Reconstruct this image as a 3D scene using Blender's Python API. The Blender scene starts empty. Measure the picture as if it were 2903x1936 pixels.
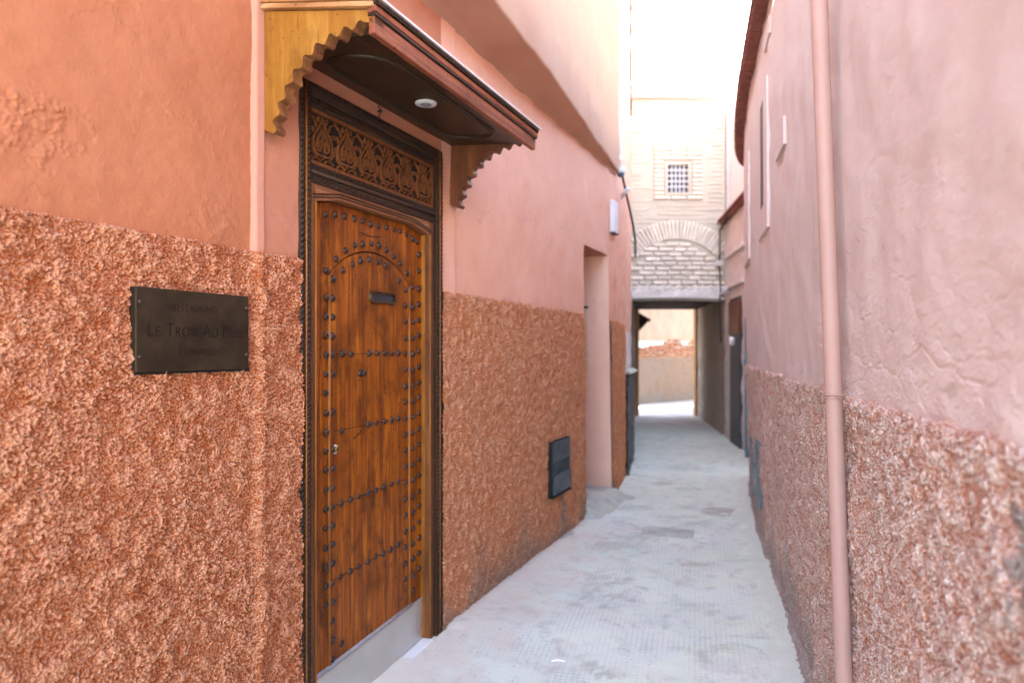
import bpy, bmesh, math, random
import numpy as np
from mathutils import Vector, Matrix
random.seed(7); RNG = np.random.default_rng(11)
S = bpy.context.scene; COL = S.collection; PI = math.pi

# ------------------------------------------------------------------ camera, sky, sun, exposure
cam_d = bpy.data.cameras.new('camera'); cam = bpy.data.objects.new('camera', cam_d); COL.objects.link(cam)
cam.location = (0, 0, 1.5); cam.rotation_euler = (PI/2, 0, 0)
cam_d.sensor_width = 36; cam_d.lens = 24; cam_d.shift_y = 0.0068
cam_d.clip_start = 0.05; cam_d.clip_end = 500
cam_d.dof.use_dof = True; cam_d.dof.focus_distance = 2.45; cam_d.dof.aperture_fstop = 1.8
S.camera = cam
world = bpy.data.worlds.new('World'); S.world = world; world.use_nodes = True
wn = world.node_tree.nodes; wl = world.node_tree.links
sky = wn.new('ShaderNodeTexSky'); sky.sky_type = 'NISHITA'; sky.sun_disc = False
SUN_EL, SUN_AZ = 42, 247            # azimuth clockwise from +Y (down the alley)
sky.sun_elevation = math.radians(SUN_EL); sky.sun_rotation = math.radians(SUN_AZ)
sky.dust_density = 1.0; sky.air_density = 1.0; sky.ozone_density = 0.7
wl.new(sky.outputs[0], wn['Background'].inputs[0]); wn['Background'].inputs[1].default_value = 0.15
sl = bpy.data.lights.new('sun', 'SUN'); sl.energy = 3.6; sl.angle = math.radians(0.55); sl.color = (1, .93, .82)
sun = bpy.data.objects.new('sun', sl); COL.objects.link(sun)
az, el = math.radians(SUN_AZ), math.radians(SUN_EL)
sdir = Vector((math.sin(az)*math.cos(el), math.cos(az)*math.cos(el), math.sin(el)))
sun.rotation_euler = sdir.to_track_quat('Z', 'Y').to_euler(); sun.location = (-4, -4, 20)
S.view_settings.view_transform = 'Standard'; S.view_settings.look = 'None'
S.view_settings.gamma = 1; S.view_settings.exposure = 3.36; S.view_settings.use_curve_mapping = False
S.cycles.use_denoising = True; S.cycles.max_bounces = 10; S.cycles.diffuse_bounces = 7
S.cycles.use_adaptive_sampling = False

# ------------------------------------------------------------------ helpers: objects
def tag(o, label=None, cat=None, group=None, kind=None):
    if label: o['label'] = label
    if cat: o['category'] = cat
    if group: o['group'] = group
    if kind: o['kind'] = kind
    return o
def empty(name, loc=(0, 0, 0), rz=0):
    o = bpy.data.objects.new(name, None); COL.objects.link(o)
    o.location = loc; o.rotation_euler = (0, 0, rz); o.empty_display_size = .1
    return o
def link(name, me, mat=None, parent=None, loc=None, rot=None):
    o = bpy.data.objects.new(name, me); COL.objects.link(o)
    if mat and not me.materials: me.materials.append(mat)
    if parent: o.parent = parent
    if loc is not None: o.location = loc
    if rot is not None: o.rotation_euler = rot
    return o
class MB:
    def __init__(s): s.v = []; s.f = []
    def add(s, vs, fs):
        k = len(s.v); s.v += [tuple(v) for v in vs]; s.f += [tuple(i+k for i in f) for f in fs]; return s
    def box(s, x0, x1, y0, y1, z0, z1):
        return s.add([(x0,y0,z0),(x1,y0,z0),(x1,y1,z0),(x0,y1,z0),(x0,y0,z1),(x1,y0,z1),(x1,y1,z1),(x0,y1,z1)],
                     [(0,3,2,1),(4,5,6,7),(0,1,5,4),(1,2,6,5),(2,3,7,6),(3,0,4,7)])
    def hexa(s, p8):
        return s.add(p8, [(0,3,2,1),(4,5,6,7),(0,1,5,4),(1,2,6,5),(2,3,7,6),(3,0,4,7)])
    def prism(s, poly, a, b, axis='y'):
        """poly of 2D points; axis y: (x,z) extruded from y=a to y=b; axis x: (y,z); axis z: (x,y)"""
        def P(p, h):
            return {'y': (p[0], h, p[1]), 'x': (h, p[0], p[1]), 'z': (p[0], p[1], h)}[axis]
        n = len(poly)
        return s.add([P(p, a) for p in poly]+[P(p, b) for p in poly],
                     [tuple(range(n)), tuple(range(2*n-1, n-1, -1))]+[(i, i+n, (i+1) % n+n, (i+1) % n) for i in range(n)])
    def tube(s, pts, r, n=8, cap=True):
        pts = [Vector(p) for p in pts]; rings = []
        for i, p in enumerate(pts):
            t = (pts[min(i+1, len(pts)-1)]-pts[max(i-1, 0)]).normalized()
            a = t.cross(Vector((0, 0, 1)) if abs(t.z) < .9 else Vector((1, 0, 0))).normalized(); b = t.cross(a)
            rr = r[i] if isinstance(r, (list, tuple)) else r
            rings.append([p+a*math.cos(2*PI*k/n)*rr+b*math.sin(2*PI*k/n)*rr for k in range(n)])
        fs = [(i*n+k, i*n+(k+1) % n, (i+1)*n+(k+1) % n, (i+1)*n+k) for i in range(len(pts)-1) for k in range(n)]
        if cap: fs += [tuple(range(n-1, -1, -1)), tuple((len(pts)-1)*n+k for k in range(n))]
        return s.add([v for q in rings for v in q], fs)
    def lathe(s, prof, n=12, axis='-y', c=(0, 0, 0)):
        """prof: list of (radius, height) ; height along -y (out of the wall) or z"""
        vs = []; fs = []
        for (r, h) in prof:
            for k in range(n):
                a = 2*PI*k/n
                if axis == '-y': vs.append((c[0]+r*math.cos(a), c[1]-h, c[2]+r*math.sin(a)))
                elif axis == 'z': vs.append((c[0]+r*math.cos(a), c[1]+r*math.sin(a), c[2]+h))
                else: vs.append((c[0]+h, c[1]+r*math.cos(a), c[2]+r*math.sin(a)))
        m = len(prof)
        for i in range(m-1):
            for k in range(n): fs.append((i*n+k, (i+1)*n+k, (i+1)*n+(k+1) % n, i*n+(k+1) % n))
        fs.append(tuple(range((m-1)*n, m*n))); fs.append(tuple(range(n-1, -1, -1)))
        return s.add(vs, fs)
    def ribbon(s, pts, w, y0, y1, closed=False):
        """carved strip in the xz plane following pts, width w (number or list), from y0 (back) to y1 (front)"""
        n = len(pts); L = []; R = []
        for i, p in enumerate(pts):
            a = pts[(i-1) % n] if closed or i > 0 else p; b = pts[(i+1) % n] if closed or i < n-1 else p
            dx, dz = b[0]-a[0], b[1]-a[1]; l = math.hypot(dx, dz) or 1; nx, nz = -dz/l, dx/l
            ww = (w[i] if isinstance(w, (list, tuple)) else w)/2
            L.append((p[0]+nx*ww, p[1]+nz*ww)); R.append((p[0]-nx*ww, p[1]-nz*ww))
        vs = []
        for l_, r_, c_ in zip(L, R, pts):
            vs += [(l_[0], y0, l_[1]), (l_[0]*.75+c_[0]*.25, y1, l_[1]*.75+c_[1]*.25), (r_[0]*.75+c_[0]*.25, y1, r_[1]*.75+c_[1]*.25), (r_[0], y0, r_[1])]
        fs = []
        for i in range(n if closed else n-1):
            a, b = i*4, ((i+1) % n)*4
            fs += [(a, a+1, b+1, b), (a+1, a+2, b+2, b+1), (a+2, a+3, b+3, b+2)]
        if not closed: fs += [(0, 3, 2, 1), (4*n-4, 4*n-3, 4*n-2, 4*n-1)]
        return s.add(vs, fs)
    def mesh(s, name, bevel=0, smooth=False, segs=1, jitter=0):
        me = bpy.data.meshes.new(name); me.from_pydata(s.v, [], s.f)
        bm = bmesh.new(); bm.from_mesh(me)
        bmesh.ops.recalc_face_normals(bm, faces=bm.faces)
        if bevel: bmesh.ops.bevel(bm, geom=list(bm.edges), offset=bevel, segments=segs, affect='EDGES', profile=.6, clamp_overlap=True)
        if jitter:
            for v in bm.verts: v.co += Vector([random.uniform(-jitter, jitter) for _ in range(3)])
        bm.to_mesh(me); bm.free()
        if smooth: me.shade_smooth() if hasattr(me, 'shade_smooth') else me.polygons.foreach_set('use_smooth', [True]*len(me.polygons))
        return me
    def build(s, name, mat, parent=None, loc=None, rot=None, **k):
        return link(name, s.mesh(name, **k), mat, parent, loc, rot)

# ------------------------------------------------------------------ helpers: materials
def new_mat(name):
    m = bpy.data.materials.new(name); m.use_nodes = True; nt = m.node_tree
    return m, nt, nt.nodes['Principled BSDF']
def nd(nt, t, **k):
    n = nt.nodes.new(t)
    for a, b in k.items():
        if a.startswith('i_'):
            n.inputs[int(a[2:]) if a[2:].isdigit() else a[2:].replace('_', ' ')].default_value = b
        else: setattr(n, a, b)
    return n
def mixc(nt, fac, a, b, mode='MIX'):
    n = nt.nodes.new('ShaderNodeMix'); n.data_type = 'RGBA'; n.blend_type = mode
    for idx, v in ((0, fac), (6, a), (7, b)):
        if hasattr(v, 'links'): nt.links.new(v, n.inputs[idx])
        else: n.inputs[idx].default_value = v if idx == 0 else (*v[:3], 1)
    return n.outputs[2]
def mth(nt, op, a, b=None, c=None, clamp=False):
    n = nt.nodes.new('ShaderNodeMath'); n.operation = op; n.use_clamp = clamp
    for i, v in enumerate((a, b, c)):
        if v is None: continue
        if hasattr(v, 'links'): nt.links.new(v, n.inputs[i])
        else: n.inputs[i].default_value = v
    return n.outputs[0]
def ramp(nt, src, lo, hi):
    n = nt.nodes.new('ShaderNodeMapRange'); nt.links.new(src, n.inputs[0]); n.inputs[1].default_value = lo; n.inputs[2].default_value = hi
    return n.outputs[0]
def coords(nt, scale=(1, 1, 1), kind='Object', rand=False):
    tc = nt.nodes.new('ShaderNodeTexCoord'); mp = nt.nodes.new('ShaderNodeMapping'); mp.inputs['Scale'].default_value = scale
    src = tc.outputs[kind]
    if rand:
        oi = nt.nodes.new('ShaderNodeObjectInfo'); va = nt.nodes.new('ShaderNodeVectorMath'); va.operation = 'ADD'
        mu = mth(nt, 'MULTIPLY', oi.outputs['Random'], 37.0)
        nt.links.new(src, va.inputs[0]); nt.links.new(mu, va.inputs[1]); src = va.outputs[0]
    nt.links.new(src, mp.inputs['Vector']); return mp.outputs[0]
def noise(nt, vec, scale, detail=4, rough=.55, dist=0):
    n = nt.nodes.new('ShaderNodeTexNoise'); nt.links.new(vec, n.inputs['Vector'])
    n.inputs['Scale'].default_value = scale; n.inputs['Detail'].default_value = detail
    n.inputs['Roughness'].default_value = rough; n.inputs['Distortion'].default_value = dist
    return n.outputs[0]
def bump(nt, bsdf, h, dist, strength=1, prev=None):
    b = nt.nodes.new('ShaderNodeBump'); b.inputs['Strength'].default_value = strength; b.inputs['Distance'].default_value = dist
    nt.links.new(h, b.inputs['Height'])
    if prev: nt.links.new(prev, b.inputs['Normal'])
    nt.links.new(b.outputs[0], bsdf.inputs['Normal']); return b.outputs[0]
def attr(nt, name):
    a = nt.nodes.new('ShaderNodeAttribute'); a.attribute_name = name; return a.outputs['Fac']
def plain(name, col, rough=.6, metal=0, var=.15, scale=12, bmp=.001, rand=False, spec=.3):
    m, nt, b = new_mat(name); v = coords(nt, rand=rand)
    n = noise(nt, v, scale, 5)
    c = mixc(nt, ramp(nt, n, .3, .7), tuple(x*(1-var) for x in col), tuple(min(1, x*(1+var)) for x in col))
    if rand:
        oi = nt.nodes.new('ShaderNodeObjectInfo')
        c = mixc(nt, mth(nt, 'MULTIPLY', oi.outputs['Random'], .5), c, tuple(x*.6 for x in col))
    nt.links.new(c, b.inputs['Base Color'])
    b.inputs['Roughness'].default_value = rough; b.inputs['Metallic'].default_value = metal
    b.inputs['Specular IOR Level'].default_value = spec
    if bmp: bump(nt, b, noise(nt, v, scale*6, 4), bmp)
    return m
def nd_noise_col(nt, vec, scale):
    n = nt.nodes.new('ShaderNodeTexNoise'); nt.links.new(vec, n.inputs['Vector']); n.inputs['Scale'].default_value = scale; n.inputs['Detail'].default_value = 2
    return n.outputs[1]
def plaster(name, a, b_, streak=(.5, .4, .36), grime=.25):
    m, nt, b = new_mat(name); v = coords(nt)
    c = mixc(nt, ramp(nt, noise(nt, v, 1.7, 5, .6), .32, .68), a, b_)
    c = mixc(nt, mth(nt, 'MULTIPLY', ramp(nt, noise(nt, v, 9, 6, .65), .5, .75), .35), c, tuple(x*.82 for x in a))
    vs = coords(nt, (2.2, 2.2, .35))
    c = mixc(nt, mth(nt, 'MULTIPLY', ramp(nt, noise(nt, vs, 2.4, 5, .7, .6), .54, .78), grime), c, streak)
    vo = nt.nodes.new('ShaderNodeTexVoronoi'); vo.feature = 'DISTANCE_TO_EDGE'; vo.inputs['Scale'].default_value = 1.5
    vw = nt.nodes.new('ShaderNodeVectorMath'); vw.operation = 'MULTIPLY_ADD'; nt.links.new(nd_noise_col(nt, v, 5), vw.inputs[0]); vw.inputs[1].default_value = (.5, .5, .5); nt.links.new(v, vw.inputs[2]); nt.links.new(vw.outputs[0], vo.inputs['Vector'])
    ck = mth(nt, 'MULTIPLY', ramp(nt, vo.outputs['Distance'], .0035, .0012), ramp(nt, noise(nt, v, 1.9, 3), .52, .60))
    c = mixc(nt, mth(nt, 'MULTIPLY', ck, .45), c, tuple(x*.45 for x in a))
    sp = ramp(nt, noise(nt, v, 46, 3, .5), .73, .78)
    c = mixc(nt, mth(nt, 'MULTIPLY', sp, .35), c, tuple(x*.5 for x in a))
    c = mixc(nt, mth(nt, 'MULTIPLY', attr(nt, 'stain'), .8), c, (.33, .27, .23))
    nt.links.new(c, b.inputs['Base Color']); b.inputs['Roughness'].default_value = .93; b.inputs['Specular IOR Level'].default_value = .15
    p = bump(nt, b, noise(nt, coords(nt, (1, 1, 1.8)), 75, 5, .7), .0030, .65)
    bump(nt, b, noise(nt, v, 260, 4, .65), .0018, .9, p)
    return m
def roughcast(name, shaded_matrix, lump_a, lump_b, dirt=(.3, .25, .21)):
    m, nt, b = new_mat(name); v = coords(nt)
    tone = attr(nt, 'tone'); lump = attr(nt, 'lump')
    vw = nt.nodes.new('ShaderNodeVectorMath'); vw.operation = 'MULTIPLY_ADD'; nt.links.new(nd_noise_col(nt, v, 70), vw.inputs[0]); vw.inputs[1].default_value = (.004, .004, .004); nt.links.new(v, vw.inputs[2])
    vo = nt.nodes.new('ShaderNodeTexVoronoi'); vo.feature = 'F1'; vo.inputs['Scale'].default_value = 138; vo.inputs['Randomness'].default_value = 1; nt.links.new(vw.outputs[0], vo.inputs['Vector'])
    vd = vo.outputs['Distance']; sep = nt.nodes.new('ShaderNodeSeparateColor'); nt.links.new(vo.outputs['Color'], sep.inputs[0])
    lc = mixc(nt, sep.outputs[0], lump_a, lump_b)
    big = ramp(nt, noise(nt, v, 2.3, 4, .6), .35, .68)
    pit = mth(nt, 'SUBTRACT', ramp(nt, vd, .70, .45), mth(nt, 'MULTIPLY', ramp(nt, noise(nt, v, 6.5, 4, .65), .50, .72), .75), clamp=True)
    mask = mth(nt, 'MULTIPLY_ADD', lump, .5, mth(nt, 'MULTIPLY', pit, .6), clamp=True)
    c = mixc(nt, mth(nt, 'MULTIPLY', mask, mth(nt, 'MULTIPLY_ADD', big, -.15, 1.0)), shaded_matrix, lc)  # base coat between lumps is darkened, putting pit shade into the colour
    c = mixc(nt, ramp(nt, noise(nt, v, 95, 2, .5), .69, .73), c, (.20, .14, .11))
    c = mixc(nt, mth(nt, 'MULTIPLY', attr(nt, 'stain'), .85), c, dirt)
    nt.links.new(c, b.inputs['Base Color']); b.inputs['Roughness'].default_value = .95; b.inputs['Specular IOR Level'].default_value = .15
    hh = mth(nt, 'ADD', mth(nt, 'MULTIPLY', vd, -1.5), mth(nt, 'MULTIPLY', noise(nt, v, 200, 5, .75), .9))
    p = bump(nt, b, hh, .0072, 1)
    bump(nt, b, noise(nt, v, 420, 3, .6), .0015, .6, p)
    return m
def wood(name, dark, mid, light, rough=.42, gx=26, wear=.5, axis='z', spec=.4):
    m, nt, b = new_mat(name)
    sc = {'z': (gx, gx, 1.1), 'x': (1.1, gx, gx), 'y': (gx, 1.1, gx)}[axis]
    v = coords(nt, sc, rand=True); v1 = coords(nt, rand=True)
    g = noise(nt, v, 1.6, 6, .62, .9)
    c = mixc(nt, ramp(nt, g, .3, .62), dark, mid)
    c = mixc(nt, ramp(nt, g, .52, .78), c, light)
    big = noise(nt, v1, 3.2, 5, .6)
    c = mixc(nt, mth(nt, 'MULTIPLY', ramp(nt, big, .5, .74), wear), c, tuple(x*.45 for x in dark))
    c = mixc(nt, mth(nt, 'MULTIPLY', ramp(nt, noise(nt, v1, 55, 2, .5), .69, .74), .7), c, (.012, .008, .006))
    mot = noise(nt, coords(nt, (1, 1, .45), rand=True), 13, 5, .7, .5); c = mixc(nt, mth(nt, 'MULTIPLY', ramp(nt, mot, .50, .68), wear*.8), c, tuple(x*.5 for x in dark))
    fine = noise(nt, coords(nt, tuple(q*5 for q in sc), rand=True), 1.5, 3, .6)
    c = mixc(nt, mth(nt, 'MULTIPLY', ramp(nt, fine, .58, .72), .45), c, tuple(x*.35 for x in dark))
    nt.links.new(c, b.inputs['Base Color'])
    nt.links.new(mth(nt, 'MULTIPLY_ADD', big, .3, rough-.12), b.inputs['Roughness']); b.inputs['Specular IOR Level'].default_value = spec
    bump(nt, b, g, .0016, .6); return m

M = {}
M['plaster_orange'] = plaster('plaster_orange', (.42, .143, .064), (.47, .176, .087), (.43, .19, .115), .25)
M['plaster_surround'] = plaster('plaster_surround', (.48, .195, .115), (.52, .225, .14), (.44, .21, .14), .2)
M['plaster_jamb_lit'] = plaster('plaster_jamb_lit', (.84, .50, .37), (.86, .54, .41), (.76, .48, .37), .15)  # paler than the wall plaster: light falling on the jamb put into colour
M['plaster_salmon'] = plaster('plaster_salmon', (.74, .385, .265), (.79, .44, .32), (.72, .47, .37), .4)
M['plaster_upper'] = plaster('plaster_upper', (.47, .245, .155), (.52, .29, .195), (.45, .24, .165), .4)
M['plaster_pink'] = plaster('plaster_pink', (.66, .545, .515), (.70, .60, .575), (.63, .46, .42), .4)
M['plaster_far'] = plaster('plaster_far', (.66, .58, .55), (.72, .66, .63), (.50, .47, .45), .5)
M['plaster_white'] = plaster('plaster_white', (.80, .76, .72), (.82, .80, .78), (.7, .64, .58), .3)
M['plaster_cream'] = plaster('plaster_cream', (.56, .51, .42), (.62, .57, .48), (.52, .46, .38), .4)
M['plaster_peach'] = plaster('plaster_peach', (.42, .27, .18), (.47, .32, .22), (.38, .24, .16), .3)
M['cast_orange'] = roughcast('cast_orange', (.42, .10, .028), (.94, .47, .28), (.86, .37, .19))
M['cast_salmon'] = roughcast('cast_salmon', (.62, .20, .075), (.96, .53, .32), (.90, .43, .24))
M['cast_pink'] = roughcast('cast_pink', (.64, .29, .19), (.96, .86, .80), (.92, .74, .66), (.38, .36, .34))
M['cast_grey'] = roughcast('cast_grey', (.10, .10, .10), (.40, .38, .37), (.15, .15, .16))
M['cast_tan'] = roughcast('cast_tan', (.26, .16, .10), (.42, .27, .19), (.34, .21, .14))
M['door_wood'] = wood('door_wood', (.13, .030, .003), (.35, .090, .005), (.52, .160, .009), .48, wear=.95, spec=.25)
M['door_wood_cross'] = wood('door_wood_cross', (.16, .055, .02), (.30, .11, .035), (.42, .17, .06), .46, axis='x', wear=.5)
M['frame_light'] = wood('frame_light', (.20, .060, .008), (.38, .125, .014), (.50, .19, .03), .42, wear=.6)
M['frame_brown'] = wood('frame_brown', (.10, .035, .012), (.19, .065, .020), (.28, .11, .035), .46, wear=.6)
M['frame_light_cross'] = wood('frame_light_cross', (.17, .06, .025), (.29, .115, .045), (.38, .16, .07), .42, axis='x', wear=.45)
M['dark_wood'] = wood('dark_wood', (.018, .009, .005), (.042, .020, .010), (.11, .05, .02), .5, wear=.3, spec=.25)
M['dark_wood_cross'] = wood('dark_wood_cross', (.022, .012, .008), (.05, .026, .016), (.10, .05, .028), .5, wear=.3, axis='x', spec=.25)
M['carved_wood'] = wood('carved_wood', (.11, .035, .010), (.20, .065, .016), (.27, .10, .03), .5, wear=.3)
M['carved_ground'] = wood('carved_ground', (.010, .005, .003), (.018, .009, .005), (.03, .015, .008), .7, wear=.2)
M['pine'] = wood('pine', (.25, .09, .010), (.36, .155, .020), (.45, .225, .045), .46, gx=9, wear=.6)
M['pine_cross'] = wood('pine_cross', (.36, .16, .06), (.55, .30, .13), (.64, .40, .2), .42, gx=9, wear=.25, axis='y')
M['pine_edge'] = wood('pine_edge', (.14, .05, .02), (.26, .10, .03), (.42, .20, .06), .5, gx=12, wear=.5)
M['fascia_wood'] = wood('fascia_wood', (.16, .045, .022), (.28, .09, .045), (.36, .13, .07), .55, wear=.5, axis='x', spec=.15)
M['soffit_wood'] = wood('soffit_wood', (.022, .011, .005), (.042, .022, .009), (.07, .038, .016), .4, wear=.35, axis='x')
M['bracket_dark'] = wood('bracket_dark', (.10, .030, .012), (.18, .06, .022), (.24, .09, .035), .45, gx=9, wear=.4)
M['stud_iron'] = plain('stud_iron', (.075, .045, .035), .38, .55, .3, 60, .0006, rand=True)
M['brass'] = plain('brass', (.50, .36, .12), .32, .9, .3, 60, .0004)
M['steel_ring'] = plain('steel_ring', (.5, .5, .5), .3, .9, .15, 60, .0002)
M['slot_metal'] = plain('slot_metal', (.10, .065, .035), .36, .8, .3, 50, .0005)
M['plaque_metal'] = plain('plaque_metal', (.046, .031, .017), .5, .55, .38, 11, .0007)
M['engraving'] = plain('engraving', (.018, .013, .009), .5, .5, .2, 60, .0003)
M['engraving_highlight'] = plain('engraving_highlight', (.085, .055, .03), .5, .5, .2, 60, .0003)  # paler offset copy of the letters: a painted highlight along their lower edges
M['dark_gap'] = plain('dark_gap', (.012, .010, .009), .9, 0, .2, 30, 0)
M['marble'] = plain('marble', (.78, .76, .73), .45, 0, .06, 9, .0005)
M['lamp_white'] = plain('lamp_white', (.60, .59, .58), .35, 0, .03, 12, 0)
M['lamp_lens'] = plain('lamp_lens', (.22, .24, .27), .25, 0, .1, 40, 0)
M['roof_sheet'] = plain('roof_sheet', (.62, .52, .48), .45, 0, .12, 14, .0006)
M['pipe_paint'] = plain('pipe_paint', (.45, .29, .25), .5, 0, .05, 5, .0006)
M['pipe_pale'] = plain('pipe_pale', (.80, .68, .63), .6, 0, .06, 8, .0008)
M['grille_blue'] = plain('grille_blue', (.075, .095, .115), .42, .35, .35, 14, .0008)
M['grille_dark'] = plain('grille_dark', (.020, .017, .016), .6, .3, .3, 40, .0005)
M['box_cream'] = plain('box_cream', (.55, .47, .35), .6, 0, .08, 9, .0004)
M['box_white'] = plain('box_white', (.72, .68, .68), .5, 0, .08, 9, .0004)
M['coping'] = plain('coping', (.26, .10, .075), .85, 0, .3, 25, .002, rand=True)
M['brick_arch'] = plain('brick_arch', (.88, .81, .69), .9, 0, .14, 14, .003, rand=True)
M['brick_cream'] = plain('brick_cream', (.60, .55, .45), .9, 0, .10, 5, .003)
M['brick_red'] = plain('brick_red', (.40, .16, .08), .9, 0, .35, 14, .004, rand=True)
M['mortar'] = plain('mortar', (.78, .75, .69), .95, 0, .15, 12, .004)
M['concrete'] = plain('concrete', (.50, .50, .42), .9, 0, .22, 6, .004)
M['metal_blue'] = plain('metal_blue', (.10, .15, .19), .4, .3, .3, 6, .0006)
M['iron_dark'] = plain('iron_dark', (.05, .055, .07), .5, .3, .3, 9, .0006)
M['window_bar'] = plain('window_bar', (.62, .64, .66), .55, 0, .06, 9, 0)
M['window_dark'] = plain('window_dark', (.05, .075, .11), .2, 0, .2, 6, 0)
M['cable_black'] = plain('cable_black', (.02, .02, .022), .6, 0, .2, 20, 0)
M['paper'] = plain('paper', (.85, .84, .82), .8, 0, .03, 20, 0)
M['leaf'] = plain('leaf', (.16, .20, .045), .6, 0, .4, 30, 0)
M['ochre_wood'] = wood('ochre_wood', (.30, .14, .05), (.42, .22, .09), (.5, .28, .12), .6, wear=.4)
m, nt, b = new_mat('kick_steel')
v = coords(nt, (2, 2, 260)); g = noise(nt, v, 3, 4, .6)
nt.links.new(mixc(nt, ramp(nt, noise(nt, coords(nt), 4, 4), .35, .7), (.56, .56, .54), (.66, .65, .63)), b.inputs['Base Color'])
b.inputs['Metallic'].default_value = .8; nt.links.new(mth(nt, 'MULTIPLY_ADD', g, .25, .34), b.inputs['Roughness']); bump(nt, b, g, .0004, .4)
M['kick_steel'] = m
# paving: small embossed cells, worn and dusty
m, nt, b = new_mat('paving')
tc = nt.nodes.new('ShaderNodeTexCoord'); mp = nt.nodes.new('ShaderNodeMapping'); mp.inputs['Rotation'].default_value = (0, 0, math.radians(15))
nt.links.new(tc.outputs['Object'], mp.inputs['Vector']); sx = nt.nodes.new('ShaderNodeSeparateXYZ'); nt.links.new(mp.outputs[0], sx.inputs[0])
def groove(o, period, w):
    p = mth(nt, 'PINGPONG', mth(nt, 'MULTIPLY', o, 1/period), .5); return ramp(nt, p, 0, w)
cell = mth(nt, 'MINIMUM', groove(sx.outputs[0], .0265, .17), groove(sx.outputs[1], .0265, .17))
tile = mth(nt, 'MINIMUM', groove(sx.outputs[0], .212, .022), groove(sx.outputs[1], .212, .022))
v = mp.outputs[0]
worn = ramp(nt, noise(nt, v, 2.6, 5, .6), .38, .62)
cellw = mixc(nt, mth(nt, 'MULTIPLY', worn, attr(nt, 'cells')), (1, 1, 1), cell)
n1 = noise(nt, v, 1.1, 6, .62); n2 = noise(nt, v, 7, 6, .68, .4)
c = mixc(nt, ramp(nt, n1, .3, .7), (.69, .74, .61), (.77, .815, .68))
c = mixc(nt, mth(nt, 'MULTIPLY', ramp(nt, n2, .52, .70), .6), c, (.46, .45, .38))
n3 = noise(nt, v, 2.3, 6, .75, .8); c = mixc(nt, mth(nt, 'MULTIPLY', ramp(nt, n3, .54, .66), .5), c, (.44, .43, .35))
vc = nt.nodes.new('ShaderNodeTexVoronoi'); vc.feature = 'F1'; nt.links.new(mp.outputs[0], vc.inputs['Vector']); vc.inputs['Scale'].default_value = 4.72
c = mixc(nt, .10, c, mixc(nt, .5, vc.outputs['Color'], (.5, .5, .5)), 'OVERLAY')
c = mixc(nt, mth(nt, 'MULTIPLY', mth(nt, 'SUBTRACT', 1.0, cellw), .42), c, (.32, .38, .44))
c = mixc(nt, mth(nt, 'MULTIPLY', mth(nt, 'SUBTRACT', 1.0, tile), .07), c, (.3, .3, .3))
c = mixc(nt, attr(nt, 'dust_and_glow'), c, (.70, .56, .46))
c = mixc(nt, attr(nt, 'patch'), c, (.30, .28, .215))
c = mixc(nt, attr(nt, 'mortar'), c, (.62, .65, .55))
sp = ramp(nt, noise(nt, v, 60, 2, .5), .70, .74); c = mixc(nt, mth(nt, 'MULTIPLY', sp, .6), c, (.18, .16, .15))
nt.links.new(c, b.inputs['Base Color']); b.inputs['Roughness'].default_value = .8; b.inputs['Specular IOR Level'].default_value = .25
p = bump(nt, b, cellw, .0018, .7); p = bump(nt, b, n2, .006, .5, p); bump(nt, b, noise(nt, v, 130, 4, .65), .0015, .7, p)
M['paving'] = m

# ------------------------------------------------------------------ relief fields (numpy), 2 mm per cell, tiling every 2.048 m
N = 1024; CELL = .002
fx = np.fft.fftfreq(N, CELL)[:, None]; fz = np.fft.fftfreq(N, CELL)[None, :]; FR = np.hypot(fx, fz)+1e-9
def band(lo, hi, seed, sx_=1., sz_=1.):
    """random field with wavelengths lo..hi metres, unit deviation"""
    r = np.random.default_rng(seed).standard_normal((N, N)); fr = np.hypot(fx*sx_, fz*sz_)+1e-9
    W = np.exp(-(np.log(fr*math.sqrt(lo*hi))/np.log(hi/lo))**2*2.2)/np.sqrt(fr)
    f = np.real(np.fft.ifft2(np.fft.fft2(r)*W)); return (f/f.std()).astype(np.float32)
B_BIG = band(.25, .9, 1); B_MID = band(.05, .18, 2); B_SML = band(.012, .035, 3); B_FINE = band(.006, .012, 4)
def splats(seed, count, r0, r1, h0, h1, shear=0):
    rg = np.random.default_rng(seed); H = np.zeros((N, N), np.float32); T = np.full((N, N), .5, np.float32)
    cl = B_MID*.5+B_BIG*.5
    for i in range(count):
        cx_, cz_ = rg.integers(0, N, 2)
        if rg.random() > .78+.14*cl[cx_, cz_]: continue
        r = rg.uniform(r0, r1)/CELL; e = rg.uniform(.65, 1.45); a = rg.uniform(-.9, .9)+shear; k = int(r*1.5)+1
        yy, xx = np.mgrid[-k:k+1, -k:k+1]; ca, sa = math.cos(a), math.sin(a)
        q = ((xx*ca+yy*sa)/(r*e))**2+((yy*ca-xx*sa)/(r/e))**2
        h = rg.uniform(h0, h1)*np.sqrt(np.clip(1-q, 0, 1)); ix = (cx_+yy) % N; iz = (cz_+xx) % N
        cur = H[ix, iz]; m_ = h > cur; cur[m_] = h[m_]; H[ix, iz] = cur
        t = T[ix, iz]; t[m_] = rg.random(); T[ix, iz] = t
    return H, T
CH, CT = splats(5, 62000, .0028, .0066, .0016, .0056, .5)
CH = CH*(1+.28*np.clip(B_MID*.6+B_BIG*.7, -1.6, 1.6))+np.clip(B_SML, -1.5, 2)*.0009+B_FINE*.0006+B_MID*.0014
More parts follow.
